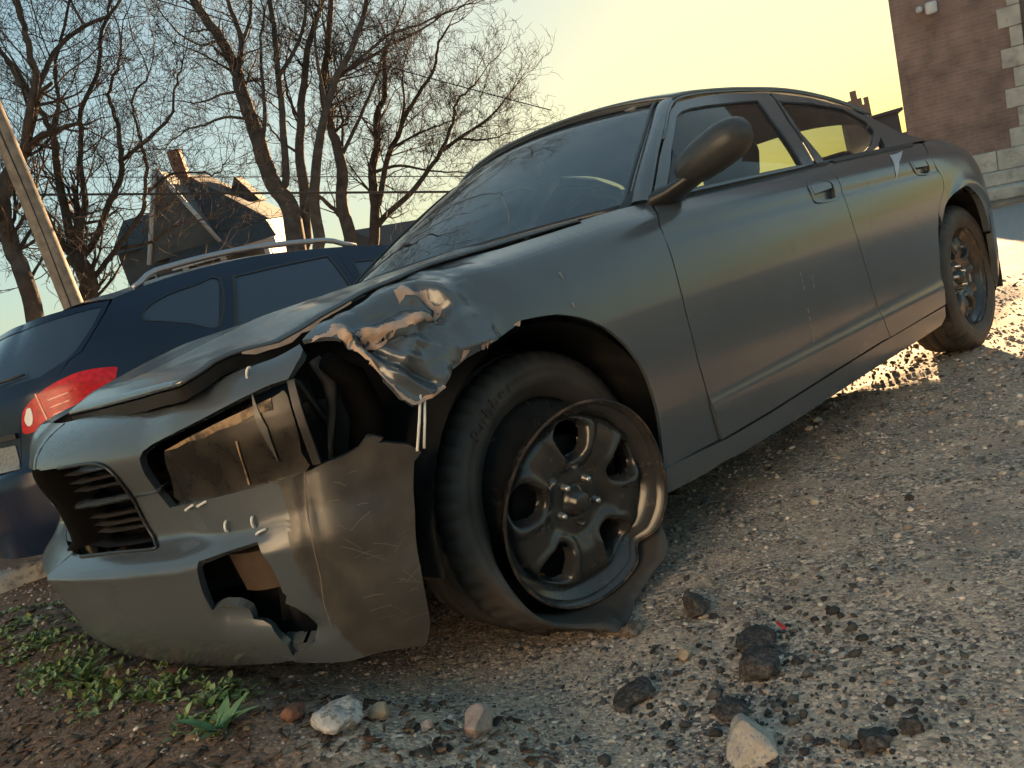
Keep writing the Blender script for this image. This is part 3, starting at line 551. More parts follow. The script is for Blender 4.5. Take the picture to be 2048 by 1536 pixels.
# ------------------------------------------------------------------ ground
def gh0(x, y):
    x = np.asarray(x, float); y = np.asarray(y, float)
    h = .185*ss((-.32-x)/.62)*ss((2.6-y)/1.2)*ss((y+1.7)/.9)
    yy = np.clip(y-.9, 0, None); h = h-.055*yy*np.clip(1-yy/40, .2, 1)*ss((16-x)/8)
    return h
def ground_h(x, y):
    x = np.asarray(x, float); y = np.asarray(y, float); P = np.stack([x.ravel(), y.ravel()], 1)
    n = (vnoise(P*3.1, 1)-.5)*.022+(vnoise(P*9, 2)-.5)*.010+(vnoise(P*31, 3)-.5)*.005
    fade = np.exp(-np.hypot(P[:, 0], P[:, 1])/14)
    keep = 1-.85*np.exp(-((P[:, 0]-0)**2+(P[:, 1]+.85)**2)/.08)-.85*np.exp(-((P[:, 0]-3.02)**2+(P[:, 1]+.85)**2)/.08)
    return gh0(x, y)+(n*fade*np.clip(keep, 0, 1)).reshape(x.shape)
def graded(lo, hi, step, far, g=1.16):
    a = list(np.arange(lo, hi+step/2, step)); d = step
    up = [a[-1]]
    while up[-1] < far: d *= g; up.append(up[-1]+d)
    d = step; dn = [a[0]]
    while dn[-1] > -far: d *= g; dn.append(dn[-1]-d)
    return np.array(dn[:0:-1]+a+up[1:])
gx = graded(-1.9, 3.6, .022, 400); gy = graded(-2.3, 1.6, .022, 400)
GX, GY = np.meshgrid(gx, gy, indexing='ij'); GZ = ground_h(GX, GY)
def ground_mat():
    m = bpy.data.materials.new('gravel_ground'); m.use_nodes = True; n = m.node_tree.nodes; l = m.node_tree.links; b = n['Principled BSDF']
    b.inputs['Roughness'].default_value = .9; b.inputs['Specular IOR Level'].default_value = .3
    tc = n.new('ShaderNodeTexCoord'); co = tc.outputs['Object']
    def noise(s, d=8, r=.6):
        k = n.new('ShaderNodeTexNoise'); k.inputs['Scale'].default_value = s; k.inputs['Detail'].default_value = d; k.inputs['Roughness'].default_value = r; l.new(co, k.inputs['Vector']); return k.outputs[0]
    def rng_(src, a, c, lo=0, hi=1):
        k = n.new('ShaderNodeMapRange'); k.inputs[1].default_value = a; k.inputs[2].default_value = c; k.inputs[3].default_value = lo; k.inputs[4].default_value = hi; l.new(src, k.inputs[0]); return k.outputs[0]
    def mix(f, a, c, mode='MIX'):
        k = n.new('ShaderNodeMix'); k.data_type = 'RGBA'; k.blend_type = mode
        if isinstance(f, float): k.inputs[0].default_value = f
        else: l.new(f, k.inputs[0])
        for i, s in ((6, a), (7, c)):
            if isinstance(s, tuple): k.inputs[i].default_value = lin(s)
            else: l.new(s, k.inputs[i])
        return k.outputs[2]
    def math_(op, a, c=None):
        k = n.new('ShaderNodeMath'); k.operation = op
        for i, s in enumerate((a, c)):
            if s is None: continue
            if isinstance(s, (int, float)): k.inputs[i].default_value = s
            else: l.new(s, k.inputs[i])
        return k.outputs[0]
    def voro(s, col=False):
        k = n.new('ShaderNodeTexVoronoi'); k.inputs['Scale'].default_value = s; l.new(co, k.inputs['Vector']); return k
    # small stones by cell colour
    v1 = voro(95); v2 = voro(190)
    cr = n.new('ShaderNodeValToRGB'); e = cr.color_ramp.elements; cr.color_ramp.interpolation = 'CONSTANT'
    e[0].position = 0; e[0].color = (.045, .042, .040, 1); e[1].position = .24; e[1].color = (.21, .165, .13, 1)
    for p_, c_ in ((.40, (.13, .115, .10)), (.55, (.30, .245, .19)), (.68, (.085, .075, .068)), (.78, (.24, .19, .145)), (.88, (.38, .32, .26)), (.95, (.17, .15, .14))):
        x_ = e.new(p_); x_.color = lin(c_)
    sep = n.new('ShaderNodeSeparateColor'); l.new(v1.outputs['Color'], sep.inputs[0]); l.new(sep.outputs[0], cr.inputs[0])
    cr2 = n.new('ShaderNodeValToRGB'); cr2.color_ramp.interpolation = 'CONSTANT'; e2 = cr2.color_ramp.elements
    e2[0].color = (.06, .055, .05, 1); e2[1].position = .3; e2[1].color = (.19, .15, .12, 1)
    for p_, c_ in ((.55, (.27, .22, .17)), (.8, (.12, .105, .095))):
        x_ = e2.new(p_); x_.color = lin(c_)
    sep2 = n.new('ShaderNodeSeparateColor'); l.new(v2.outputs['Color'], sep2.inputs[0]); l.new(sep2.outputs[1], cr2.inputs[0])
    stones = mix(rng_(noise(14), .42, .58), cr.outputs[0], cr2.outputs[0])
    sand = mix(rng_(noise(60), .35, .7), (.25, .19, .145), (.34, .265, .20))
    col = mix(rng_(noise(5.5), .46, .60), stones, mix(.45, stones, sand))
    # packed dark asphalt crumbs
    col = mix(rng_(noise(1.7), .52, .68), col, mix(.6, col, (.07, .065, .06)))
    # soil and mulch in front of the car
    sx = n.new('ShaderNodeSeparateXYZ'); l.new(co, sx.inputs[0])
    w = math_('ADD', sx.outputs[0], math_('MULTIPLY', noise(3), .5)); w = math_('ADD', w, math_('MULTIPLY', sx.outputs[1], -.16))
    soil = mix(rng_(noise(40), .35, .65), (.050, .031, .021), (.105, .068, .047))
    col = mix(rng_(w, -.30, -.62), col, soil)
    # far lane: worn grey asphalt beyond the car
    far = math_('SUBTRACT', math_('ADD', sx.outputs[0], math_('MULTIPLY', noise(.7), 1.5)), math_('MULTIPLY', sx.outputs[1], .15))
    asp = mix(rng_(noise(30), .3, .7), (.13, .125, .125), (.20, .19, .19))
    col = mix(rng_(far, 8.6, 9.4), col, asp)
    l.new(mix(1., col, (2.2, 2.08, 1.96), 'MULTIPLY'), b.inputs['Base Color'])
    bp = n.new('ShaderNodeBump'); bp.inputs['Strength'].default_value = .55; bp.inputs['Distance'].default_value = .005
    hh = math_('ADD', math_('MULTIPLY', v1.outputs['Distance'], -1.2), math_('MULTIPLY', noise(120), .8)); l.new(hh, bp.inputs['Height']); l.new(bp.outputs[0], b.inputs['Normal'])
    return m
def big_mesh(name, V, F, m, smooth=False, cols=None):
    V = np.asarray(V, np.float32); F = np.asarray(F, np.int32); k = F.shape[1]
    me = bpy.data.meshes.new(name); me.vertices.add(len(V)); me.vertices.foreach_set('co', V.ravel())
    me.loops.add(F.size); me.loops.foreach_set('vertex_index', F.ravel()); me.polygons.add(len(F))
    me.polygons.foreach_set('loop_start', np.arange(0, F.size, k, dtype=np.int32)); me.polygons.foreach_set('loop_total', np.full(len(F), k, np.int32))
    me.update(calc_edges=True); me.validate()
    if smooth: me.polygons.foreach_set('use_smooth', np.ones(len(F), bool))
    if cols is not None:
        a = me.color_attributes.new('col', 'FLOAT_COLOR', 'POINT'); a.data.foreach_set('color', np.c_[cols, np.ones(len(cols))].astype(np.float32).ravel())
    me.materials.append(m); o = bpy.data.objects.new(name, me); return link(o)
_n, _k = GX.shape; _i = np.arange(_n*_k).reshape(_n, _k)
_F = np.stack([_i[:-1, :-1], _i[1:, :-1], _i[1:, 1:], _i[:-1, 1:]], -1).reshape(-1, 4)
GROUND = big_mesh('ground', np.stack([GX, GY, GZ], -1).reshape(-1, 3), _F, ground_mat(), True); tag(GROUND, kind='structure')
def col_mat(name, rough=.8, bump=True):
    m = bpy.data.materials.new(name); m.use_nodes = True; n = m.node_tree.nodes; l = m.node_tree.links; b = n['Principled BSDF']
    a = n.new('ShaderNodeVertexColor'); a.layer_name = 'col'
    tc = n.new('ShaderNodeTexCoord'); nz = n.new('ShaderNodeTexNoise'); nz.inputs['Scale'].default_value = 220; nz.inputs['Detail'].default_value = 3; l.new(tc.outputs['Object'], nz.inputs['Vector'])
    mr = n.new('ShaderNodeMapRange'); mr.inputs[1].default_value = .3; mr.inputs[2].default_value = .7; mr.inputs[3].default_value = .7; mr.inputs[4].default_value = 1.25; l.new(nz.outputs[0], mr.inputs[0])
    mx = n.new('ShaderNodeMix'); mx.data_type = 'RGBA'; mx.blend_type = 'MULTIPLY'; mx.inputs[0].default_value = 1; l.new(a.outputs[0], mx.inputs[6]); l.new(mr.outputs[0], mx.inputs[7])
    l.new(mx.outputs[2], b.inputs['Base Color']); b.inputs['Roughness'].default_value = rough; b.inputs['Specular IOR Level'].default_value = .3
    return m
# loose stones, thick near the camera
def ico():
    bm = bmesh.new(); bmesh.ops.create_icosphere(bm, subdivisions=1, radius=1); v = np.array([q.co[:] for q in bm.verts]); f = np.array([[q.index for q in t.verts] for t in bm.faces]); bm.free(); return v, f
IV, IF = ico()
def scatter(name, X, Y, size, cols, m, flat=.65, sink=.36, kind='stuff', rough=.25):
    N = len(X); Z = ground_h(X, Y); th = rng.uniform(0, 2*math.pi, N); c, s = np.cos(th), np.sin(th)
    V = IV[None]*(1+rng.uniform(-rough, rough, (N, len(IV), 1))); sx_ = rng.uniform(.75, 1.35, N); sz = rng.uniform(flat*.7, flat*1.25, N)
    x = V[..., 0]*sx_[:, None]; y = V[..., 1]; z = V[..., 2]*sz[:, None]
    V = np.stack([(c[:, None]*x-s[:, None]*y)*size[:, None]+X[:, None], (s[:, None]*x+c[:, None]*y)*size[:, None]+Y[:, None], (z+(sz*(1-2*sink))[:, None])*size[:, None]+Z[:, None]], -1)
    F = (IF[None]+(np.arange(N)*len(IV))[:, None, None]).reshape(-1, 3)
    o = big_mesh(name, V.reshape(-1, 3), F, m, False, np.repeat(cols, len(IV), 0)); return tag(o, kind=kind)
def near_pts(N, dmin, dmax, a0, a1):       # round the camera's foot, density falling with distance
    d = dmin*(dmax/dmin)**rng.uniform(0, 1, N); a = rng.uniform(a0, a1, N)
    return -1.459+d*np.cos(a), -2.326+d*np.sin(a), d
PAL = np.array([(.34, .28, .22), (.22, .18, .15), (.07, .065, .06), (.05, .047, .045), (.45, .40, .34), (.16, .13, .11), (.27, .19, .14), (.24, .235, .235), (.11, .10, .095), (.30, .25, .2), (.40, .33, .27), (.20, .19, .185)])
N = 62000; X, Y, d = near_pts(N, .8, 7.5, -.05, 1.62)
sz = np.exp(rng.normal(math.log(.0029), .50, N)); sz = np.clip(sz, .0014, .014); sz *= np.clip(d/2.2, .75, 1.8)
k = rng.uniform(0, 1, N) < np.where(X < -.62, .25, 1.0)
X, Y, sz = X[k], Y[k], sz[k]; pc = PAL[rng.integers(0, len(PAL), len(X))]*rng.uniform(.85, 1.6, (len(X), 1))
M_PEB = col_mat('pebbles'); o = scatter('gravel', X, Y, sz, pc, M_PEB); tag(o, 'loose tan and grey gravel scattered over the ground', 'gravel')
# dark asphalt crumbs gathered at the broken edge of the old surface
N = 850; X = rng.normal(-.22, .26, N); Y = -1.42+rng.normal(0, .20, N)+.25*(X+.2); cr_ = np.array([(.035, .032, .030), (.06, .055, .05), (.10, .09, .08)])[rng.integers(0, 3, N)]
o = scatter('asphalt_crumbs', X, Y, np.clip(np.exp(rng.normal(math.log(.0042), .5, N)), .002, .013), cr_, M_PEB, .7, .2, rough=.4); tag(o, 'black asphalt crumbs around the concrete chunk', 'asphalt crumbs')
# wood chips and leaf scraps
N = 9000; X = rng.uniform(-1.75, -.15, N); Y = rng.uniform(-1.6, 2.6, N); k = (X-.12*Y+(vnoise(np.stack([X, Y], 1)*3, 5)-.5)*.5) < -.42
X, Y = X[k], Y[k]; N = len(X); Z = ground_h(X, Y); th = rng.uniform(0, math.pi*2, N); L = np.clip(np.exp(rng.normal(math.log(.0075), .5, N)), .002, .018); W = L*rng.uniform(.15, .6, N); tl = rng.normal(0, .25, N); tl2 = rng.normal(0, .35, N)
cx, sy = np.cos(th), np.sin(th); V = []
for (a, b) in ((-1, -1), (1, -1), (1, 1), (-1, 1)):
    for t in (0, 1): V.append(np.stack([X+a*L*cx-b*W*sy, Y+a*L*sy+b*W*cx, Z+.003+a*L*tl*.6+b*W*tl2+t*.0012], -1))
V = np.stack(V, 1); FB = np.array([(0, 2, 4, 6), (1, 7, 5, 3), (0, 1, 3, 2), (2, 3, 5, 4), (4, 5, 7, 6), (6, 7, 1, 0)]); F = (FB[None]+(np.arange(N)*8)[:, None, None]).reshape(-1, 4)
WP = np.array([(.10, .055, .032), (.06, .036, .024), (.16, .095, .055), (.045, .03, .022), (.20, .13, .085), (.12, .085, .06)]); wc = np.repeat(WP[rng.integers(0, len(WP), N)]*rng.uniform(.7, 1.3, (N, 1)), 8, 0)
o = big_mesh('mulch', V.reshape(-1, 3), F, col_mat('mulch_chips'), False, wc); tag(o, 'brown mulch and leaf scraps in front of the bumper', 'mulch', kind='stuff')
# twigs
V = []; F = []; C_ = []
for i in range(170):
    x, y = random.uniform(-1.5, -.3), random.uniform(-1.6, 1.2)
    if x > -.55 and random.random() < .75: continue
    a = random.uniform(0, 6.28); L_ = random.uniform(.02, .10); pts = []
    for j in range(5):
        a += random.uniform(-.3, .3); x += L_/4*math.cos(a); y += L_/4*math.sin(a); pts.append((x, y, float(ground_h(np.array([x]), np.array([y]))[0])+.004+random.uniform(0, .004)))
    v, f = tube_vf(pts, np.linspace(.0016, .0007, 5)*random.uniform(.7, 1.6), 5, False); o_ = len(V); V += [tuple(q) for q in v]; F += [tuple(o_+k for k in q) for q in f]; c0 = WP[random.randrange(len(WP))]*random.uniform(1, 2.2); C_ += [c0]*len(v)
o = big_mesh('twigs', V, F, bpy.data.materials['mulch_chips'], True, np.array(C_)); tag(o, 'thin dry twigs lying among the mulch', 'twigs', kind='stuff')

# rocks: things of their own
def rock_mat(name, c1, c2, s=60, bump=.6): return mat(name, c1, .85, 0, .3, var=(s*.5, .3), dirt=(s, .45, .6), col2=c2, bump=(s*1.5, bump, .004))
MR = {'concrete': mat('concrete_chunk', (.42, .37, .31), .9, 0, .3, var=(25, .25), dirt=(150, .54, .60), col2=(.22, .23, .25), bump=(90, .7, .004)), 'asphalt': rock_mat('asphalt_chunk', (.040, .036, .033), (.10, .085, .075), 90, 1.), 'white': rock_mat('pale_stone', (.46, .44, .41), (.16, .15, .14), 70, .9), 'tan': rock_mat('tan_stone', (.40, .30, .20), (.30, .22, .16), 30), 'pink': rock_mat('pinkish_stone', (.42, .32, .27), (.26, .19, .16), 40), 'red': rock_mat('reddish_stone', (.22, .10, .065), (.14, .075, .05), 60), 'brown': rock_mat('brown_stone', (.12, .09, .07), (.22, .17, .13), 60)}
def rock(x, y, w, dpt, h, kind, label, rot=0, seed=0, rough=.35, blocky=.5, name='rock', sink=.2):
    bm = bmesh.new(); bmesh.ops.create_icosphere(bm, subdivisions=4, radius=1); P = np.array([v.co[:] for v in bm.verts]); r0 = np.random.default_rng(seed)
    # chop with random planes for facets
    for q in range(16):
        n = r0.normal(size=3); n /= np.linalg.norm(n); lim = r0.uniform(.42, .80) if blocky >= 1 else r0.uniform(.55, .95); dd = P@n; ex = np.clip(dd-lim, 0, None); P = P-ex[:, None]*n*(.6+.4*blocky)
    P *= (1+rough*(vnoise(P*2.2+seed*3.1, seed)-.5)*.8+rough*.4*(vnoise(P*6+seed, seed+1)-.5)+rough*.16*(vnoise(P*17+seed, seed+2)-.5))[:, None]
    P = P*np.array([w/2, dpt/2, h/2])*1.12; c, s = math.cos(rot), math.sin(rot); P = np.stack([c*P[:, 0]-s*P[:, 1], s*P[:, 0]+c*P[:, 1], P[:, 2]-P[:, 2].min()-h*sink], 1)
    for v, q in zip(bm.verts, P): v.co = q
    me = bpy.data.meshes.new(name); bm.to_mesh(me); bm.free(); me.materials.append(MR[kind]); me.polygons.foreach_set('use_smooth', [True]*len(me.polygons))
    o = bpy.data.objects.new(name, me); o.location = (x, y, float(ground_h(np.array([x]), np.array([y]))[0])); link(o); return tag(o, label, 'rock')
ROCKS = [
 (-.37, -1.49, .150, .12, .085, 'concrete', 'large pale concrete chunk with grey aggregate at bottom right', .3, 21, .14, 1.),
 (.085, -1.075, .085, .065, .055, 'asphalt', 'black lumpy asphalt chunk nearest the bent rim on open gravel', .5, 2, .5),
 (-.055, -.98, .065, .05, .03, 'brown', 'small brown clod just below the flat tyre', .2, 3, .5),
 (-.02, -1.30, .115, .08, .035, 'asphalt', 'flat dark asphalt slab beside the red plastic shard', .4, 4, .4),
 (-.125, -1.365, .125, .085, .05, 'asphalt', 'large dark asphalt chunk above the concrete chunk', .7, 5, .4),
 (-.295, -1.17, .105, .07, .032, 'asphalt', 'flat black asphalt piece left of the big asphalt chunk', .1, 6, .4),
 (-.275, -1.39, .085, .06, .03, 'asphalt', 'dark asphalt lump tucked behind the concrete chunk', .9, 7, .45),
 (-.80, -.885, .100, .085, .065, 'white', 'pitted whitish stone left of the tan pebble', .4, 8, .4),
 (-.715, -.895, .042, .038, .040, 'tan', 'rounded tan pebble between the white and pinkish stones', .2, 9, .2),
 (-.60, -1.045, .095, .07, .065, 'pink', 'angular pinkish stone at the bottom centre', .8, 10, .2, 1.),
 (-.68, -.985, .035, .028, .024, 'pink', 'small pink pebble beside the angular pinkish stone', .1, 11, .25),
 (-.83, -.775, .055, .045, .035, 'red', 'rusty red stone behind the pitted white stone', .3, 12, .35),
 (-.12, -1.18, .045, .035, .026, 'tan', 'buff pebble lying in dark crumbs left of the asphalt slab', .5, 13, .25),
 (-.27, -1.66, .060, .05, .028, 'asphalt', 'dark crumbled asphalt heap right of the concrete chunk', .5, 14, .6),
 (-.21, -1.70, .045, .04, .022, 'asphalt', 'rightmost small asphalt crumb beside the concrete chunk', .2, 15, .6),
 (.86, -1.30, .045, .02, .016, 'asphalt', 'thin black asphalt sliver alone on the far gravel', .9, 16, .5),
 (-.93, .02, .050, .04, .03, 'tan', 'buff stone lying under the bumper lip by the weeds', .5, 17, .3),
 (-.86, -.19, .055, .045, .022, 'red', 'flat red clay piece below the bumper lip', .3, 18, .3),
]
for r_ in ROCKS: rock(*r_)
M_SHARD = mat('red_plastic', (.50, .03, .03), .3)
z_ = float(ground_h(np.array([.02]), np.array([-1.345]))[0])
o = box('plastic_shard', (-.018, -.004, 0), (.018, .004, .005), M_SHARD, None, .001, M=Matrix.Translation((.015, -1.345, z_+.032))@Matrix.Rotation(.9, 4, 'Z')@Matrix.Rotation(.25, 4, 'X')); tag(o, 'small red plastic shard on the gravel', 'plastic shard')

# weeds
M_LEAF = mat('weed_leaf', (.085, .16, .045), .55, 0, .4, var=(40, .35)); M_LEAF2 = mat('pale_weed_leaf', (.14, .24, .10), .55, 0, .4, var=(30, .3))
def leaf_vf(base, az, L, W, el, curl, n=6):
    V = []; 
    d = np.array([math.cos(az), math.sin(az)]); sd = np.array([-d[1], d[0]])
    x = 0; z = 0; e = el
    for i in range(n):
        t = i/(n-1); w = W*math.sin(math.pi*min(1, .12+.88*t)**.8)*(1 if t < .98 else .05); V += [(base[0]+d[0]*x-sd[0]*w, base[1]+d[1]*x-sd[1]*w, base[2]+z+w*.25), (base[0]+d[0]*x, base[1]+d[1]*x, base[2]+z-.001), (base[0]+d[0]*x+sd[0]*w, base[1]+d[1]*x+sd[1]*w, base[2]+z+w*.25)]
        x += L/(n-1)*math.cos(e); z += L/(n-1)*math.sin(e); e -= curl/(n-1)
    F = []
    for i in range(n-1): F += [(3*i, 3*i+1, 3*i+4, 3*i+3), (3*i+1, 3*i+2, 3*i+5, 3*i+4)]
    return V, F
def plant(x, y, nleaf, L, W, label, m, el=(.3, 1.1), name='weed_plant', spread=.01):
    z = float(ground_h(np.array([x]), np.array([y]))[0]); root = thing(name, label, 'plant', (x, y, z))
    for i in range(nleaf):
        V, F = leaf_vf((random.uniform(-spread, spread), random.uniform(-spread, spread), 0), random.uniform(0, 6.28), L*random.uniform(.5, 1.1), W*random.uniform(.6, 1.1), random.uniform(*el), random.uniform(.3, 1.3))
        mo('leaf', V, F, m, root)
plant(-.945, -.70, 9, .085, .013, 'pale green broad-leaved weed growing alone at the bottom edge', M_LEAF2, (.4, 1.2))
plant(-.885, -.535, 10, .045, .008, 'small green seedling right above the broad-leaved weed', M_LEAF)
plant(-.99, .07, 16, .085, .010, 'spiky green weed tuft in front of the leafy patch', M_LEAF, (.5, 1.3), spread=.03)
# low ground cover in patches
V = []; F = []; C_ = []; CP = [(-1.0, .24, .12, 120), (-.98, .60, .16, 130), (-.99, .02, .07, 40), (-1.0, 1.0, .15, 90), (-.86, 1.75, .18, 130), (-.75, 2.3, .2, 110), (-.93, -.30, .09, 70), (-.86, -.50, .07, 60), (-1.0, -.15, .1, 60), (-.93, -.62, .06, 30)]
for cx_, cy_, r_, n_ in CP:
    for i in range(n_):
        x = cx_+random.gauss(0, r_*.5); y = cy_+random.gauss(0, r_*.6); z = float(gh0(x, y))+.004
        for q in range(random.randint(2, 4)):
            v, f = leaf_vf((x, y, z+random.uniform(0, .012)), random.uniform(0, 6.28), random.uniform(.010, .030), random.uniform(.003, .008), random.uniform(.1, 1.2), random.uniform(.2, 1.4), 4); o_ = len(V); V += v; F += [tuple(o_+k for k in t) for t in f]
            c0 = np.array([2.0, 1.9, 1.5])*np.array(random.choice([(.07, .115, .045), (.11, .15, .085), (.055, .085, .03), (.14, .17, .11), (.10, .12, .035)]))*random.uniform(.7, 1.2); C_ += [c0]*len(v)
o = big_mesh('ground_weeds', V, F, col_mat('ground_weeds', .6), True, np.array(C_)); tag(o, 'patchy low green weeds in front of the bumper', 'weeds', kind='stuff')
# ------------------------------------------------------------------ the wrecked sedan
CAR = thing('damaged_sedan', 'dark matte grey sedan with crushed front fender and flat front tyre', 'car')
P2 = lambda k: [tuple(q) for q in DT[k]]
def shift(L, ds, dv=0): return [(a+ds, b+dv) for a, b in L]

# front bumper cover, left half torn
_grN = P2('grille'); _grN = [(0.0, .742)]+[q for q in _grN if q[0] > .03]+[(0.0, .527)]
_left = [(0.0, .838)]+[q for q in P2('bump_top') if q[0] > .05]+P2('bump_tip')+P2('hl_notch')+P2('flap_top')+P2('flap_right')+P2('bump_bot')+[(0.0, .245)]
_left += _grN[::-1]
def bump_disp(P):
    d = .018*np.exp(-(dist_line(P, P2('crack'))/.02)**2)*-.35
    t = ss((P[:, 0]-.98)/.22)                      # the torn corner stands off the car
    d = d+t*(.012+.012*np.sin(P[:, 1]*17+P[:, 0]*9)+.006*np.sin(P[:, 1]*41))
    d = d+.004*np.sin(P[:, 0]*23+P[:, 1]*11)*ss((P[:, 0]-.75)/.2)
    d = d-.020*np.exp(-(dist_line(P, [(.60, .36), (.72, .345), (.80, .30)])/.03)**2)*ss((P[:, 0]-.4)/.2)
    return d
BUMP = panel('front_bumper', body, _left, M_PAINT, CAR, holes=[P2('bump_hole')], grid=.011, flange=.018, disp=bump_disp, extra=[[(.0, .472), (.48, .474), (.70, .484)], [(.0, .484), (.48, .486), (.70, .496)], [(.0, .545), (.48, .545), (.6, .542)]])
BUMP.data.materials.append(M_FLAP)
for pg in BUMP.data.polygons:
    c_ = pg.center
    if c_.y < -.775 and c_.z < .665 and c_.x > -.765+.10*(c_.z-.45): pg.material_index = 1
BUMP['label'] = 'torn front bumper cover stitched with white zip ties'
# scuffed corner flap: same sheet, own look
def scratch(L, w, m=M_SCR, par=BUMP, disp=bump_disp):
    L = np.array(L, float); n_ = np.stack([-(L[-1]-L[0])[1:2], (L[-1]-L[0])[0:1]], 1)[0]; n_ = n_/np.linalg.norm(n_)*w
    panel('scratch', body, [tuple(q+n_*.6) for q in L]+[tuple(q-n_*.6) for q in L[::-1]], m, par, grid=.03, flange=0, off=.0012, disp=disp, jit=.0006)
M_SCR2 = mat('dull_scratch', (.16, .13, .105), .6)
scratch(P2('crack'), .0016, M_SCR2)
for i in range(26):
    s0, v0 = random.uniform(.93, 1.05), random.uniform(.27, .62); a_ = random.gauss(-.15, .5); L_ = random.uniform(.015, .07)
    scratch([(s0, v0), (s0+L_*.5*math.cos(a_), v0+L_*.5*math.sin(a_)+.002), (min(1.10, s0+L_*math.cos(a_)), v0+L_*math.sin(a_))], random.uniform(.0004, .0010), M_SCR2)
# right half, whole
_right = [(0.0, .838), (.35, .842), (.7, .842), (.9, .87), (1.1, .90), (1.22, .90), (1.24, .62), (1.18, .20), (.9, .225), (.5, .25), (0.0, .245), (0.0, .527), (.38, .533), (.475, .54), (.485, .60), (.487, .68), (.46, .73), (.39, .748), (0.0, .742)]
panel('front_bumper_side', body, _right, M_PAINT, CAR, holes=[[(.60, .745), (.66, .77), (.95, .82), (1.0, .64), (.62, .625)]], grid=.03, side='R')
# inner energy bar and dark core seen through the holes
_core = [(0.0, .3), (0.0, .80), (.55, .80), (.9, .80), (1.02, .78), (1.02, .30)]
panel('bumper_core', body, _core, M_DARK, CAR, grid=.05, off=-.16, flange=0, side='B')
panel('impact_bar', body, [(0.0, .36), (0.0, .44), (.4, .44), (.84, .44), (.84, .36), (.4, .36)], M_FOAM, CAR, grid=.04, off=-.12, flange=.05, side='L')
panel('foam_absorber', body, [(.62, .37), (.62, .46), (.86, .46), (.86, .37)], M_FOAM, CAR, grid=.02, off=-.07, flange=.05, disp=lambda P: .004*np.sin(P[:, 0]*40))
# lower splitter lip
panel('lower_lip', body, [(0.0, .215), (0.0, .25), (.25, .262), (.36, .268), (.5, .262), (.68, .268), (.79, .262), (.78, .235), (.6, .225), (.3, .215)], M_PAINT, CAR, grid=.02, off=-.012, side='B', flange=.03)

# grille
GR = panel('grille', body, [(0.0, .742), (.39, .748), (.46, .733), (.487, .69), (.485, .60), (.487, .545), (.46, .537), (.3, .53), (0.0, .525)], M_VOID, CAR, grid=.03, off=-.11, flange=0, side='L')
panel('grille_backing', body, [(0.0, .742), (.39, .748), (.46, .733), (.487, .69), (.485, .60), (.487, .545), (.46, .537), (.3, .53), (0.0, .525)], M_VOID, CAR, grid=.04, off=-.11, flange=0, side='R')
def blade(name, L, depth, th, m, parent, o0=-.005, end_taper=.35):
    L = dens(smoothline(L, 4), .02, closed=False); q = body(L[:, 0], L[:, 1]); e = 2e-3
    n = np.cross(body(L[:, 0]+e, L[:, 1])-body(L[:, 0]-e, L[:, 1]), body(L[:, 0], L[:, 1]+e)-body(L[:, 0], L[:, 1]-e)); n[:, 2] = 0; n /= np.linalg.norm(n, axis=1)[:, None]
    n *= np.where(n[:, 0] > 0, -1, 1)[:, None]
    k = np.linspace(0, 1, len(L)); tp = np.clip(k/end_taper, .15, 1)
    A = []
    for dd, zz in ((0, 0), (-.15, th*.5), (-1, th*1.1), (-1, -th*1.1), (-.15, -th*.5), (0, 0)):
        A.append(q+n*(o0-.03*(1-tp)+dd*depth)[:, None]*1 + np.array([0, 0, 1.])*zz)
    A = np.array(A); grid_obj(name, A*np.array([1, -1, 1]), m, parent, flip=True)
    return grid_obj(name, A, m, parent)
for k in ('slat1', 'slat2', 'slat3', 'slat4', 'slat5', 'slat6'):
    a, b = P2(k); b = (min(b[0]+.03, .482), b[1]); a = (a[0]*.55, a[1]); blade('slat', [a, ((a[0]+b[0])/2, (a[1]+b[1])/2), b], .060, .0065, M_SLAT, GR, -.006)
blade('cross_bar', [(.03, .628), (.2, .633), (.35, .640), (.482, .645)], .06, .013, M_PAINT, GR, .004, .2)
blade('lower_bar', [(.04, .530), (.3, .534), (.475, .541)], .06, .006, M_TRIM, GR, .0)
# centre upright of the grille
_cz = np.linspace(.525, .745, 14); _cx = body(np.zeros(14), _cz)[:, 0]
grid_obj('centre_bar', np.array([[(x+.09, -.032, z) for x, z in zip(_cx, _cz)], [(x+.012, -.028, z) for x, z in zip(_cx, _cz)], [(x-.002, -.018, z) for x, z in zip(_cx, _cz)], [(x-.004, 0, z) for x, z in zip(_cx, _cz)], [(x-.002, .018, z) for x, z in zip(_cx, _cz)], [(x+.09, .032, z) for x, z in zip(_cx, _cz)]]), M_VOID, GR)
# thin dark surround bead
_gl = smoothline([q for q in P2('grille') if q[0] > .03], 4); _gp = body(np.array([a for a, b in _gl]), np.array([b for a, b in _gl]))
tube('grille_surround', _gp+np.array([-.004, -.002, 0]), .0045, M_TRIM, CAR, 6)

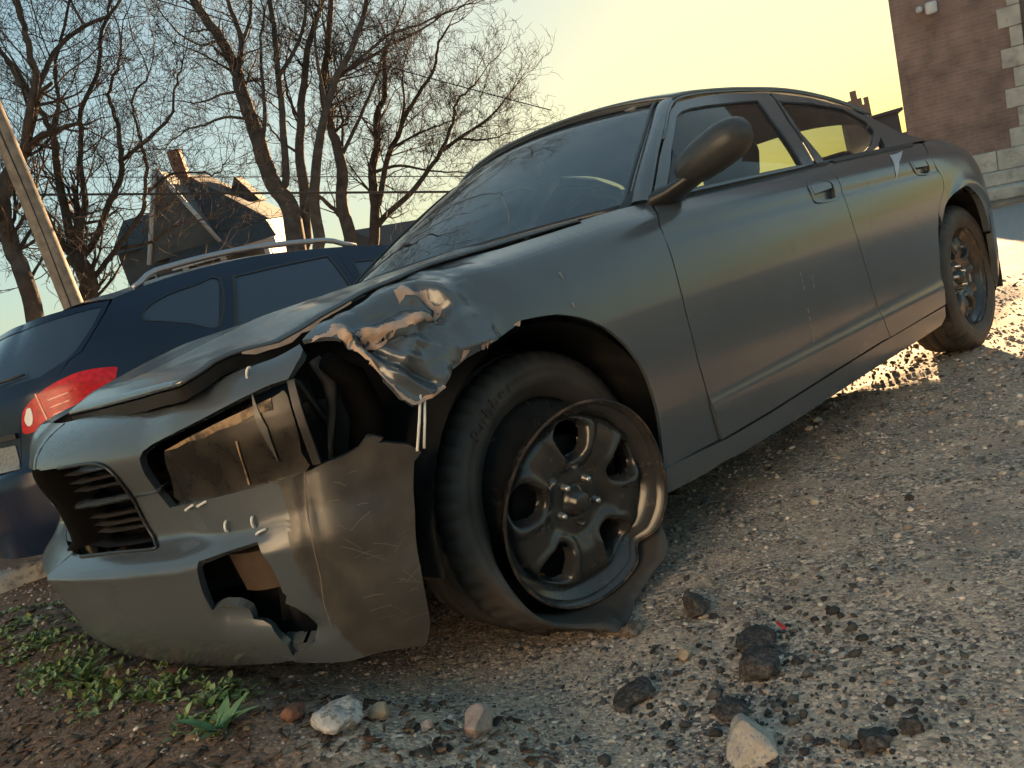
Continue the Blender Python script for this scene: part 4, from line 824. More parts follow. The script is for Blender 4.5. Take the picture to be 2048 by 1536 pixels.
# headlight with grimy housing
LAMP = panel('headlight', body, smoothline(P2('lamp')+[P2('lamp')[0]], 3)[:-1], M_LAMP, CAR, grid=.02, off=-.016, flange=.05, disp=lambda P: .006*np.sin((P[:, 0]-.55)*7))
LAMP['label'] = 'left headlight hole with grimy lamp housing'
panel('tan_band', body, P2('lamp_band'), M_WOODY, LAMP, grid=.015, off=-.0135, flange=0, disp=lambda P: .006*np.sin((P[:, 0]-.55)*7))
_lb = P2('lamp_bar'); panel('trim_strip', body, [(_lb[0][0]-.006, _lb[0][1]+.004), (_lb[0][0]+.010, _lb[0][1]+.002), (_lb[1][0]+.010, _lb[1][1]), (_lb[1][0]-.008, _lb[1][1])], M_TRIM, CAR, grid=.02, off=-.012, flange=.012)
for k, w in (('lamp_stick', .006), ('lamp_stick2', .003)):
    a, b = P2(k); panel('splinter', body, [(a[0]-w*.4, a[1]), (a[0]+w*.4, a[1]), (b[0]+w, (a[1]+b[1])/2), (b[0]+w*.4, b[1]), (b[0]-w*.4, b[1]), (a[0]-w, (a[1]*.6+b[1]*.4))], M_WOODY if w > .004 else M_FLAP, LAMP, grid=.02, off=-.006, flange=.002)
panel('headlight', body, [(.60, .745), (.66, .77), (.95, .82), (1.0, .64), (.62, .625)], M_LAMP, CAR, grid=.04, off=-.02, side='R', flange=.03)
# lamp bucket behind the lens and the torn corner: dark sheet and hanging bracket
box('lamp_bucket', (-.70, -.70, .60), (-.56, -.45, .80), M_DARK, CAR, .02)
box('radiator_support', (-.70, -.62, .25), (-.50, .62, .80), M_DARK, CAR, .01)
box('engine_block', (-.45, -.42, .25), (.35, .42, .84), M_DARK, CAR, .03)
_ap = np.array([[(x, -.60-.05*math.sin(k*.7+x*9), z) for x in np.linspace(-.72, .35, 12)] for k, z in enumerate(np.linspace(.30, .90, 8))])
grid_obj('inner_apron', _ap, M_DARK, CAR)
BR = tube('bracket', [(-.56, -.76, .84), (-.545, -.77, .78), (-.56, -.775, .73), (-.59, -.775, .66), (-.61, -.77, .58)], [.014, .016, .010, .007, .006], M_RUSTB, CAR, 6)
tube('wiring', [(-.72, -.70, .80), (-.66, -.72, .84), (-.60, -.74, .80), (-.56, -.74, .70), (-.55, -.72, .58)], .008, M_BLACK, CAR, 6)
tube('washer_neck', [(-.50, -.76, .62), (-.48, -.78, .70), (-.50, -.79, .78), (-.56, -.80, .83)], [.04, .04, .03, .02], M_VOID, CAR, 10)

# front fender, crumpled
_fend = P2('fend_top')+[(DT['fend_top'][-1][0]+.01, 1.072)]+[(2.12, 1.075), (2.24, 1.074)]+shift(P2('seamA'), -.0025)+P2('fend_bot')+smoothline(P2('arch'), 3)+P2('torn')
def fend_disp(P):
    t = 1-ss((P[:, 0]-1.40)/.18)                    # damage fades out behind the wheel arch top
    g = lambda L, w: np.exp(-(dist_line(P, L)/w)**2)
    tear = P2('foldB')[:4]; d = -.034*g(P2('valley'), .032)+.008*g(shift(tear, 0, .016), .012)
    # below the tear the metal hangs outwards as a flap
    ty = np.interp(P[:, 0], [q[0] for q in tear], [q[1] for q in tear]); below = ty-P[:, 1]
    fl = ss(below/.012)*ss((1.36-P[:, 0])/.14)*ss((P[:, 0]-1.0)/.06)
    d += fl*(-.030+.36*np.clip(below, 0, .16))
    tn = lambda L, w: np.clip(1-dist_line(P, L)/w, 0, 1)**1.4
    d += .017*tn(P2('foldD'), .035)+.017*tn(P2('foldC'), .040)+.012*tn(P2('foldE'), .030)-.010*tn(P2('foldH'), .030)+.012*tn(P2('foldI'), .028)
    d += .016*tn(P2('foldA'), .018)-.018*tn(shift(P2('foldA'), .022, .012), .020)
    d += -.022*g(P2('foldB')[3:], .016)-.014*g(P2('dentG'), .05)
    wob = (vnoise(P*11+3, 3)-.5)*.006+np.abs(vnoise(P*26, 4)-.5)*.005+np.abs(vnoise(P*12+7, 8)-.5)*.022-.004
    return d*np.clip(t*1.4, 0, 1)+wob*t
FEN = panel('front_fender', body, _fend, M_PAINT, CAR, grid=.009, flange=.010, disp=fend_disp)
FEN['label'] = 'crumpled front fender with paint torn to bare primer'
for k in ('strip1', 'strip2', 'strip3', 'strip4', 'strip5', 'strip6'):
    panel('bare_patch', body, P2(k), M_PRIMER, FEN, grid=.007, flange=0, off=.0018, disp=fend_disp, jit=.0022)
panel('front_fender', body, [(1.26, .90), (1.35, 1.0), (1.6, 1.05), (2.0, 1.055), (2.25, 1.07), (2.17, .7), (2.235, .30), (1.96, .27), (1.96, .5)]+[(1.68+.42*math.cos(a), .36+.42*math.sin(a)) for a in np.linspace(.5, 2.75, 12)]+[(1.26, .6)], M_PAINT, CAR, grid=.04, side='R')

# doors: lower panels, belts, handles
_sA = P2('seamA'); _sB = P2('seamB'); _sC = P2('seamC')
def door_disp(P):
    d = -.004*np.exp(-((P[:, 1]-.905)/.012)**2)                       # crease under the belt
    d = d+.010*ss((.44-P[:, 1])/.05)-.004*ss((P[:, 1]-.46)/.1)*0
    d = d-.030*np.exp(-(((P[:, 0]-2.47)/.13)**2+((P[:, 1]-.985)/.05)**2))*0
    return d
_hF = smoothline(P2('handleF')+[P2('handleF')[0]], 3)[:-1]; _hR = smoothline(P2('handleR')+[P2('handleR')[0]], 3)[:-1]
_belt = P2('belt'); _sill = P2('sill_top')
_doorF = [(DT['seamA'][0][0]+.010, 1.076)]+[q for q in _belt if 2.34 < q[0] < 3.42]+[(DT['seamB'][0][0]-.01, 1.078)]+shift(_sB, -.0025)+[(q[0], q[1]+.006) for q in _sill[::-1] if 2.25 < q[0] < 3.45]+shift(_sA[::-1], .003)[:-1]
DF = panel('front_door', body, _doorF, M_PAINT, CAR, holes=[_hF], disp=door_disp, flange=.02)
_doorR = [(DT['seamB'][0][0]+.004, 1.078)]+[q for q in _belt if 3.5 < q[0] < 4.42]+[(4.43, 1.075)]+shift(_sC[1:], -.0025)+[(q[0], q[1]+.006) for q in _sill[::-1] if 3.5 < q[0] < 4.12]+shift(_sB[::-1], .003)[:-1]
DR = panel('rear_door', body, _doorR, M_PAINT, CAR, holes=[_hR], disp=door_disp, flange=.02)
def handle(poly, parent):
    c = np.mean(poly, axis=0); P = np.array(poly)
    panel('handle_cup', body, [tuple(q) for q in poly], M_PAINT, parent, grid=.012, flange=0, off=-.016, disp=door_disp)
    ring = [tuple(c+(q-c)*1.07) for q in P]; inner = [tuple(c+(q-c)*.90) for q in P]
    panel('handle_bezel', body, ring, M_PAINT, parent, holes=[inner], grid=.012, flange=.012, off=.004, disp=door_disp)
    k = [tuple(c+(q-c)*.80+np.array([-.008, .004])) for q in P if (q-c)[1] > -.35*abs(P[:, 1]-c[1]).max()]
    panel('handle_paddle', body, k, M_PAINT, parent, grid=.012, flange=.012, off=.005, disp=door_disp)
handle(_hF, DF); handle(_hR, DR)
panel('sky_reflection_patch', body, P2('spot'), M_REFL, DR, grid=.02, flange=0, off=.0015, disp=door_disp)  # sky reflection on the door, laid on as a pale patch
for k in ('scr1', 'scr2', 'scr3', 'scr4', 'scrf1', 'scrf2'):
    L = dens(P2(k), .03, closed=False, jit=.002)
    for i in range(0, len(L)-1):
        if random.random() < .3 and len(L) > 3: continue
        a, b = L[i], L[i]+(L[i+1]-L[i])*random.uniform(.4, .9); w = random.uniform(.0009, .0022)*(2.5 if k[3] == 'f' else 1)
        panel('scratch', body, [(a[0]-w, a[1]), (a[0]+w, a[1]), (b[0]+w*.5, b[1]), (b[0]-w*.5, b[1])], M_SCR, FEN if k[3] == 'f' else (DR if k == 'scr4' else DF), grid=.03, flange=0, off=.0018, disp=(fend_disp if k[3] == 'f' else door_disp))
# belt mouldings
for nm, x0, x1, par in (('belt_moulding', 2.36, 3.44, DF), ('belt_moulding', 3.48, 4.28, DR)):
    panel(nm, body, [(x0, 1.062), (x0+.3, 1.063), (x1, 1.064), (x1, 1.086), (x0, 1.084)], M_TRIM, par, grid=.04, off=.006, flange=.012)
panel('front_door', body, [(2.26, 1.07), (3.4, 1.075), (3.45, .95), (3.5, .5), (3.5, .31), (2.25, .30), (2.18, .7)], M_PAINT, CAR, grid=.06, side='R')
panel('rear_door', body, [(3.42, 1.075), (4.40, 1.075), (4.33, .92), (4.35, .82), (4.2, .7), (4.13, .32), (3.51, .31), (3.51, .5), (3.46, .95)], M_PAINT, CAR, grid=.06, side='R')
# rocker sills
_sl = P2('fend_bot')[::-1]+[(2.235, .284)]+[(q[0], q[1]-.004) for q in _sill[1:]]+P2('sill_bot')[::-1]
panel('rocker_sill', body, _sl, M_PAINT, CAR, grid=.03, flange=.03, off=.006)
panel('rocker_sill', body, [(1.96, .265), (2.24, .285), (4.12, .30), (4.12, .23), (1.96, .225)], M_PAINT, CAR, grid=.06, side='R')
# quarter panels, rear bumper, tail
_ra = smoothline(P2('rarch'), 3)
_q = [(4.455, 1.078), (4.6, 1.09), (4.9, 1.095), (5.3, 1.095), (5.48, 1.09), (5.50, .66), (4.895, .655)]+[q for q in _ra[::-1] if q[1] < .655 or True][2:]+[(4.215, .66)]+shift([q for q in _sC if q[1] > .70][::-1], .003)[:-1]
_q = [q for q in _q]
QP = panel('quarter_panel', body, _q, M_PAINT, CAR, grid=.022, flange=.03, disp=lambda P: .014*np.exp(-((np.hypot(P[:, 0]-4.62, P[:, 1]-.40)-.41)/.03)**2))
_arcR = [(4.60+.41*math.cos(a), .38+.41*math.sin(a)) for a in np.linspace(.72, 2.6, 14)]
panel('quarter_panel', body, [(4.41, 1.075), (5.3, 1.095), (5.48, 1.09), (5.50, .66)]+_arcR+[(4.22, .66), (4.36, .82), (4.34, .92)], M_PAINT, CAR, grid=.05, side='R')
RB = panel('rear_bumper', body, [(4.90, .645), (5.5, .65), (6.0, .66), (6.55, .66), (6.55, .22), (5.6, .2), (5.05, .2), (4.95, .26), (4.905, .45)], M_PAINT, CAR, grid=.04, flange=.03)
panel('rear_bumper', body, [(4.92, .645), (6.55, .66), (6.55, .22), (5.05, .2), (4.98, .4)], M_PAINT, CAR, grid=.06, side='R')
M_RED = mat('red_lens', (.42, .008, .012), .12, 0, .6, coat=.5)
for sd in ('L', 'R'):
    panel('tail_light', body, [(5.52, .95), (6.0, .93), (6.0, .76), (5.52, .74)], M_RED, CAR, grid=.05, side=sd)
    panel('tail_panel', body, [(5.50, 1.09), (6.55, 1.05), (6.55, .67), (6.02, .67), (5.51, .66), (5.51, .735), (6.01, .75), (6.01, .94), (5.51, .96)], M_PAINT, CAR, grid=.06, side=sd)
# fuel-door dot and trunk
_xs = np.linspace(2.85, 3.98, 16); A = []
for x in _xs:
    q = body(np.array([s_of_x(x)]), np.array([1.094]))[0]; hw = max(.05, -q[1])
    A.append([(q[0], -hw*c, q[2]+.045*(1-c*c)*ss((4.0-x)/.25)) for c in np.linspace(1, -1, 17)])
grid_obj('trunk_lid', np.array(A), M_PAINT, CAR, flip=True)

# ---- greenhouse
def ghp(name, poly, m, parent, **k): return panel(name, gh, poly, m, parent, **k)
_fo = P2('frF_out'); _fi = P2('frF_in'); _ro = P2('frR_out'); _ri = P2('frR_in')
for sd in ('L', 'R'):
    pf = DF if sd == 'L' else CAR; pr_ = DR if sd == 'L' else CAR
    f = ghp('window_frame', _fo, M_PAINT, pf, holes=[_fi], flange=.025, side=sd, grid=.02)
    ghp('window_glass', [q for q in _fi], M_GLASS, pf, off=-.008, flange=0, side=sd, grid=.04)
    f = ghp('window_frame', _ro, M_PAINT, pr_, holes=[_ri], flange=.025, side=sd, grid=.02)
    ghp('window_glass', [q for q in _ri], M_GLASS, pr_, off=-.008, flange=0, side=sd, grid=.04)
_i4 = np.mean(_fi, axis=0)
panel('window_seal', gh, [tuple(_i4+(np.array(q)-_i4)*1.012) for q in _fi], M_TRIM, DF, holes=[[tuple(_i4+(np.array(q)-_i4)*.975) for q in _fi]], off=-.003, flange=.008, grid=.03)
_i4 = np.mean(_ri, axis=0)
panel('window_seal', gh, [tuple(_i4+(np.array(q)-_i4)*1.012) for q in _ri], M_TRIM, DR, holes=[[tuple(_i4+(np.array(q)-_i4)*.965) for q in _ri]], off=-.003, flange=.008, grid=.03)
ghp('mirror_sail', P2('sail'), M_TRIM, DF, off=.004, grid=.02)
# roof with rails, pillars: left edge curve mirrored across
rail = np.array(smoothline(P2('rail'), 4)); rl = gh(rail[:, 0], rail[:, 1])
wse = np.array(smoothline(P2('wsedge'), 4)); wl_ = gh_in(wse[:, 0], wse[:, 1])
def along(C, t):
    d = np.r_[0, np.cumsum(np.linalg.norm(np.diff(C, axis=0), axis=1))]; d /= d[-1]
    return np.stack([np.interp(t, d, C[:, i]) for i in range(3)], 1)
# A pillars: between door seam line and glass edge
_k = np.argmin(np.abs(rl[:, 0]-wl_[-1, 0]-.03)); pa = along(rl[:_k+1], np.linspace(0, 1, 24)); pw = along(wl_, np.linspace(0, 1, 24))
for sg in (1, -1):
    A = np.array([pa, pa*.62+pw*.38+np.array([-.004, -.018, .006]), pa*.25+pw*.75+np.array([-.004, -.012, .008]), pw, pw+np.array([.01, .03, -.012])])
    A[..., 1] *= sg
    grid_obj('a_pillar', A, M_PAINT, CAR, flip=(sg > 0))
for sd in ('L', 'R'): panel('pillar_filler', gh, [(.44, .93), (.50, 1.03), (.66, 1.10), (.80, 1.10), (.80, .93)], M_TRIM, CAR, off=-.03, flange=.02, grid=.04, side=sd)
# windshield
wt = along(wl_, np.linspace(0, 1, 22)); A = []
for i, q in enumerate(wt):
    t = i/21; bl = .24*(1-t)+.10*t; row = []
    for c in np.linspace(1, -1, 33):
        row.append((q[0]-bl*(1-c*c)-.01, q[1]*c, q[2]+(.012+.035*t)*(1-c*c)))
    A.append(row)
WS = grid_obj('windshield', np.array(A)+np.array([.004, 0, -.004]), M_WS, CAR)
_hd = np.array(A[-1]); _pil = np.array([r[0] for r in A])
tube('windshield_seal', [tuple(v) for v in _hd], .006, M_TRIM, CAR, 6)
for sg in (1, -1): tube('windshield_seal', [(v[0]-.003, sg*(v[1]-.003), v[2]+.003) for v in _pil], .006, M_TRIM, CAR, 6)
tube('cowl_seal', [(v[0]-.02, v[1], v[2]-.002) for v in A[0]], .012, M_TRIM, CAR, 6)
# roof skin
_e = np.argmin(np.abs(rl[:, 0]-2.62)); rr = along(rl[_k:_e+1], np.linspace(0, 1, 30)); A = []
for i, q in enumerate(rr):
    t = i/29; fr = math.exp(-t*9); bk = math.exp(-(1-t)*7)
    row = []
    for c in np.linspace(1, -1, 41):
        cr = (1-abs(c)**2.6)
        row.append((q[0]-(.12*fr-.16*bk)*(1-c*c), q[1]*c, q[2]+.065*cr*(1+.45*bk)))
    A.append(row)
A = np.array(A); ROOF = grid_obj('roof', A, M_PAINT, CAR, flip=True); md = ROOF.modifiers.new('t', 'SOLIDIFY'); md.thickness = .012; md.offset = -1
grid_obj('headliner', A*np.array([1, .97, 1])+np.array([0, 0, -.035]), M_LINER, CAR)
_hl = A[0]; grid_obj('roof_header', np.array([_hl, _hl+np.array([.0, 0, -.03]), _hl+np.array([.06, 0, -.05])]), M_TRIM, CAR)
# drip line along the rail
for sg in (1, -1): tube('drip_rail', [(v[0], sg*(v[1]-.004), v[2]-.004) for v in rl[6:_e]], .006, M_PAINT, CAR, 6)
# C pillars and rear glass
_cp = [(2.53, 1.272), (2.62, 1.224), (2.70, 1.182), (2.80, 1.128), (2.93, 1.092), (3.06, 1.071), (3.0, 1.035), (2.80, 1.035), (2.60, 1.04), (2.44, 1.045), (2.50, 1.085), (2.525, 1.15)]
for sd in ('L', 'R'): panel('c_pillar', gh, _cp, M_PAINT, CAR, grid=.02, flange=.03, side=sd, off=-.004)
_b = along(rl[_e:], np.linspace(0, 1, 12)); A2 = []
for i, q in enumerate(_b):
    t = i/11; row = [(q[0]+(.16*(1-t)+.10*t)*(1-c*c), q[1]*c, q[2]+(.092*(1-t)+.03*t)*(1-abs(c)**2.6)) for c in np.linspace(1, -1, 25)]; A2.append(row)
grid_obj('rear_window', np.array(A2)+np.array([0, 0, -.006]), M_GLASS, CAR, flip=True)
tube('antenna', [(1.86, 0, 1.45), (1.87, 0, 1.50), (1.885, 0, 1.562)], [.016, .010, .009], M_TRIM, CAR, 8)
A3 = np.array(A)

# hood, bent up at the front corner
he = dens(P2('hood'), .02, closed=False); hl = hoodedge(he[:, 0], he[:, 1]); he2 = along(hl, np.linspace(0, 1, 44)); A = []
for i, q in enumerate(he2):
    t = i/43; row = []
    for j, c in enumerate(np.linspace(1, -1, 45)):
        x = q[0]-(.015*(1-t))*(1-c*c)-.12*t*(1-c*c)*ss((t-.55)/.45)
        if c < 0: x += .24*abs(c)**1.15*(1-t)**2.5
        zr = q[2] if c > 0 else np.interp(t, [0, .35, 1], [.865, .925, 1.0])
        zmid = np.interp(t, [0, .06, .35, 1], [.850, .885, .955, 1.02])
        w = abs(c)**2.2
        z = zmid*(1-w)+zr*w+.010*math.exp(-((abs(c)-.42)/.10)**2)*ss(t/.25)
        row.append((x, (q[1] if True else 0)*c, z))
    A.append(row)
A = np.array(A)
_w = vnoise(A.reshape(-1, 3)[:, :2]*14, 9).reshape(A.shape[:2])-.5
A[..., 2] += _w*.010*np.exp(-((A[..., 1]+.70)/.10)**2)*(A[..., 0] < -.25)
HOOD = grid_obj('hood', A, M_PAINT, CAR, flip=True); md = HOOD.modifiers.new('t', 'SOLIDIFY'); md.thickness = .010; md.offset = -1
grid_obj('hood_underside', A[:, 2:-2]+np.array([.02, 0, -.035]), M_BLACK, CAR)
HOOD['label'] = 'hood bent up at its front left edge'
# front and side skirt of the hood edge (dark folded lip)
_lip = np.concatenate([A[0, ::-1][22:], A[1:, 0]]); grid_obj('hood_lip', np.array([_lip+np.array([0, 0, -.003]), _lip+np.array([.006, .012, -.030])]), M_BLACK, CAR)
_ch = [i for i, v in enumerate(_lip) if -.70 < v[0] < -.40 and v[1] < -.6]
_cl = _lip[_ch]; V = []; Fc = []
for i, v in enumerate(_cl):
    k = .002+.009*abs(math.sin(i*1.9))*(1 if math.sin(i*.53) > -.2 else .1); V += [v+np.array([-.001, -.003, .002]), v+np.array([.0, .002+k*.3, .0015+.006])-np.array([0, -.02, 0])*k*40*.05, v+np.array([-.002, -.004, -k])]
for i in range(len(_cl)-1): Fc += [(3*i, 3*i+3, 3*i+5, 3*i+2)]
mo('bare_patch', V, Fc, M_PRIMER, HOOD)

# cabin
box('cabin_floor', (.45, -.76, .28), (3.1, .76, .31), M_DASH, CAR)
box('firewall', (.40, -.74, .30), (.46, .74, .96), M_DASH, CAR)
DASH = box('dashboard', (.46, -.74, .72), (.86, .74, 1.0), M_DASH, CAR, .06, seg=3)
for sg in (-1, 1): box('door_card', (.62, sg*.80-.02, .32), (2.6, sg*.80+.02, .985), M_DASH, CAR, .01)
box('parcel_shelf', (2.62, -.70, .95), (3.15, .70, .985), M_DASH, CAR, .01)
def seat(x, y, w, rear=False):
    s = box('seat', (x, y-w/2, .32), (x+.52, y+w/2, .52), M_SEAT, CAR, .06, seg=3)
    Mx = Matrix.Translation((x+.50, y, .34 if rear else .46))@Matrix.Rotation(math.radians(20), 4, 'Y')
    box('seat_back', (-.08, -w/2, -.05), (.07, w/2, .58), M_SEAT, s, .06, M=Mx, seg=3)
    for yy in ((0,) if not rear else (-.4, .4)): box('headrest', (-.06, yy-.13, .63), (.05, yy+.13, .82), M_SEAT, s, .05, M=Mx, seg=3)
seat(1.15, -.38, .5); seat(1.15, .38, .5); seat(2.05, 0, 1.25, True)
_st = [(.93+.07*math.sin(a)*-.5, -.38+.19*math.cos(a), .95+.18*math.sin(a)) for a in np.linspace(0, 2*math.pi, 33)]
SW = tube('steering_wheel', _st, .015, M_DASH, CAR, 8); box('steering_hub', (.90, -.46, .90), (.97, -.30, 1.0), M_DASH, SW, .02)
box('rear_view_mirror', (.98, -.12, 1.26), (1.01, .12, 1.32), M_DASH, CAR, .01)
for sg in (-1, 1): box('sun_visor', (1.13, sg*.33-.17, 1.385), (1.33, sg*.33+.17, 1.40), M_LINER, CAR, .006)
M_PAPER = mat('pale_paper', (.55, .6, .56), .8)
box('paper', (.50, -.62, 1.004), (.72, -.40, 1.007), M_PAPER, CAR); box('paper', (.42, -.2, 1.004), (.62, .12, 1.008), M_PAPER, CAR)

# underbody
box('underbody', (-.55, -.55, .19), (3.85, .55, .24), M_DARK, CAR)
for sg in (-1, 1): box('sill_inner', (.42, sg*.70-.14, .215), (2.55, sg*.70+.14, .32), M_DARK, CAR)
def liner(cx, cz, r, y0, y1, a0, a1, nm='wheel_liner'):
    A = np.array([[(cx+r*math.cos(a), y, cz+r*math.sin(a)) for y in (y0, (y0+y1)/2, y1)] for a in np.linspace(a0, a1, 30)])
    A = np.concatenate([A, [[(cx, y1, cz)]*3]*0]) if False else A
    o = grid_obj(nm, A, M_BLACK, CAR)
    V = [(cx, y1, cz)]+[(cx+r*math.cos(a), y1, cz+r*math.sin(a)) for a in np.linspace(a0, a1, 30)]
    mo('liner_wall', V, [(0, i, i+1) for i in range(1, 30)], M_BLACK, o); return o
liner(-.06, .35, .43, -.905, -.52, -.35, math.pi*1.02); liner(0, .35, .43, .905, .52, -.35, math.pi+.35)
liner(2.98, .36, .42, -.90, -.52, -.3, math.pi+.3); liner(2.98, .36, .42, .90, .52, -.3, math.pi+.3)

# door mirror
def mirror(sg, parent):
    n, k = 22, 28; A = []
    ax = Vector((.10, -1.0, .33)).normalized(); fw = Vector((-1, -.12, .05)); fw = (fw-ax*fw.dot(ax)).normalized(); upv = ax.cross(fw); upv = upv if upv.z > 0 else -upv
    c = Vector((.745, -1.005, 1.108))
    for i in range(n):
        t = -1+2*i/(n-1); row = []
        rr_ = max(0, 1-abs(t)**3.0)**.5; hh = .060*(1+.10*t)*rr_; dd = .085*rr_
        for j in range(k):
            a = 2*math.pi*j/k; ca, sa = math.cos(a), math.sin(a)
            x = dd*(abs(ca)**.85)*(1 if ca > 0 else -.45); z = hh*(abs(sa)**.85)*(1 if sa > 0 else -1)
            q = c+ax*(t*.132)+fw*x+upv*z; row.append((q.x, q.y*sg, q.z))
        row.append(row[0]); A.append(row)
    o = grid_obj('door_mirror', np.array(A), M_MIRR, parent, flip=(sg < 0))
    st = [Vector((.70, -.83, 1.02)), Vector((.71, -.88, 1.035)), Vector((.725, -.93, 1.055)), Vector((.735, -.98, 1.08))]
    A = []
    for q, w, h in zip(st, (.085, .06, .05, .05), (.035, .026, .026, .03)):
        A.append([(q.x+w*math.cos(a), q.y*sg, q.z+h*math.sin(a)) for a in np.linspace(0, 2*math.pi, 17)])
    grid_obj('mirror_stalk', np.array(A), M_TRIM, o, flip=(sg > 0))
mirror(1, CAR)

# zip ties
def tie(s, v, ang, L=.011, o=.004, parent=BUMP, F=body):
    q = F(np.array([s]), np.array([v]))[0]; e = 2e-3
    n = np.cross(F(np.array([s+e]), np.array([v]))[0]-F(np.array([s-e]), np.array([v]))[0], F(np.array([s]), np.array([v+e]))[0]-F(np.array([s]), np.array([v-e]))[0]); n /= np.linalg.norm(n)
    if n[1] > 0: n = -n
    t = Vector((0, 0, 1))*math.cos(ang)+Vector((.7, -.7, 0))*math.sin(ang)
    pts = [q+np.array(t)*L*math.cos(a)+n*(o+.006*math.sin(a)) for a in np.linspace(-.3, math.pi+.3, 9)]
    tube('zip_tie', pts, .0028, M_TIE, parent, 6)
for k, a in (('tie1', 1.2), ('tie2', 1.3), ('tie3', .15), ('tie4', .1), ('tie5', 1.3), ('tie7', .5)): tie(*P2(k)[0], a)
for dx in (-.006, .012):
    tube('zip_tie', [(-.458+dx*.6, -.958, .722), (-.482+dx*.8, -.962, .667), (-.505+dx, -.962, .612)], .0032, M_TIE, FEN, 6)

# ------------------------------------------------------------------ wheels
def rim(parent, Mw, R=.246, bent=0.):
    sc = R/.246; NT, NR = 260, 74
    rs = np.linspace(.001, .2465, NR)*sc; th = np.linspace(0, 2*math.pi, NT, endpoint=False)
    prof_r = np.array([0, .030, .034, .040, .050, .078, .100, .135, .175, .200, .209, .214, .220, .229, .235, .241, .2465])*sc
    prof_d = np.array([-.030, -.031, -.036, -.048, -.046, -.046, -.036, -.022, -.026, -.036, -.050, -.056, -.053, -.034, -.012, -.003, .004])
    Rg, Tg = np.meshgrid(rs, th, indexing='ij')
    D = _pchip(prof_r, prof_d, Rg.ravel()).reshape(Rg.shape)
    hole = np.full(Rg.shape, 1e9)
    for k in range(5):
        a0 = 2*math.pi*k/5+.32
        da = (Tg-a0+math.pi) % (2*math.pi)-math.pi
        u = Rg*np.cos(da); w = Rg*np.sin(da)
        cu = .155*sc; half = .028+.016*np.clip((u/sc-.122)/.055, 0, 1)
        dd = (np.abs(w)/(half*sc))**2.6+(np.abs(u-cu)/(.041*sc))**2.6
        hd = np.where(np.abs(da) < .9, dd**(1/2.6), 9.)
        hole = np.minimum(hole, hd)
    D = D+.008*np.exp(-((hole-1.55)/.35)**2)*((Rg > .07*sc) & (Rg < .205*sc))-.030*np.exp(-((np.clip(hole, 1, 9)-1)/.16)**2)
    if bent:
        a0 = -.82; da = (Tg-a0+math.pi) % (2*math.pi)-math.pi; e = ss((Rg/sc-.205)/.04)
        D = D-.03*bent*e*np.exp(-(da/.13)**2)+.012*bent*e*np.exp(-((da-.45)/.3)**2); Rg = Rg*(1-.045*bent*e*np.exp(-(da/.14)**2)+.030*bent*e*np.exp(-((da-.60)/.45)**2))
    V = np.stack([Rg*np.cos(Tg), -D, Rg*np.sin(Tg)], -1).reshape(-1, 3)
    F = []
    hr = hole
    for i in range(NR-1):
        for j in range(NT):
            j2 = (j+1) % NT
            if (hr[i, j]+hr[i+1, j]+hr[i, j2]+hr[i+1, j2])/4 < 1: continue
            F.append((i*NT+j, i*NT+j2, (i+1)*NT+j2, (i+1)*NT+j))
    V = [Mw@Vector(v) for v in V]
    o = mo('rim', V, F, M_RIM, parent)
    # flange edge + barrel
    edge = [V[(NR-1)*NT+j] for j in range(NT)]+[V[(NR-1)*NT]]
    tube('rim_flange', [tuple(v) for v in edge], .0042, M_RIMEDGE, o, 6)
    outer = np.array([Mw.inverted()@v for v in edge[:-1]]); bar = []
    for (rk, dy) in ((1.0, .0), (.985, .012), (.95, .02), (.90, .03), (.80, .06), (.80, .12), (.92, .19), (.99, .21)):
        bar.append([tuple(Mw@Vector((v[0]*rk, v[1]+dy, v[2]*rk))) for v in outer]+[tuple(Mw@Vector((outer[0][0]*rk, outer[0][1]+dy, outer[0][2]*rk)))])
    grid_obj('rim_barrel', np.array(bar), M_RIM, o)
    lathe('brake_disc', [(0, .10), (.15*sc, .10), (.15*sc, .12)], M_DARK, parent, 32, Mw)
    lathe('hub_cap', [(0, .012), (.020, .013), (.027, .018), (.030, .028), (.036, .034), (.040, .05)], M_RIM, o, 28, Mw)
    for k in range(5):
        a = 2*math.pi*k/5+.95; cx, cz = .057*sc*math.cos(a), .057*sc*math.sin(a)
        Ml = Mw@Matrix.Translation((cx, .028, cz))
        lathe('lug_nut', [(0, -.006), (.006, -.005), (.009, 0), (.0095, .02), (.013, .026), (.013, .034)], M_CHROME if (k != 3) else M_RIM, o, 6, Ml)
    return o
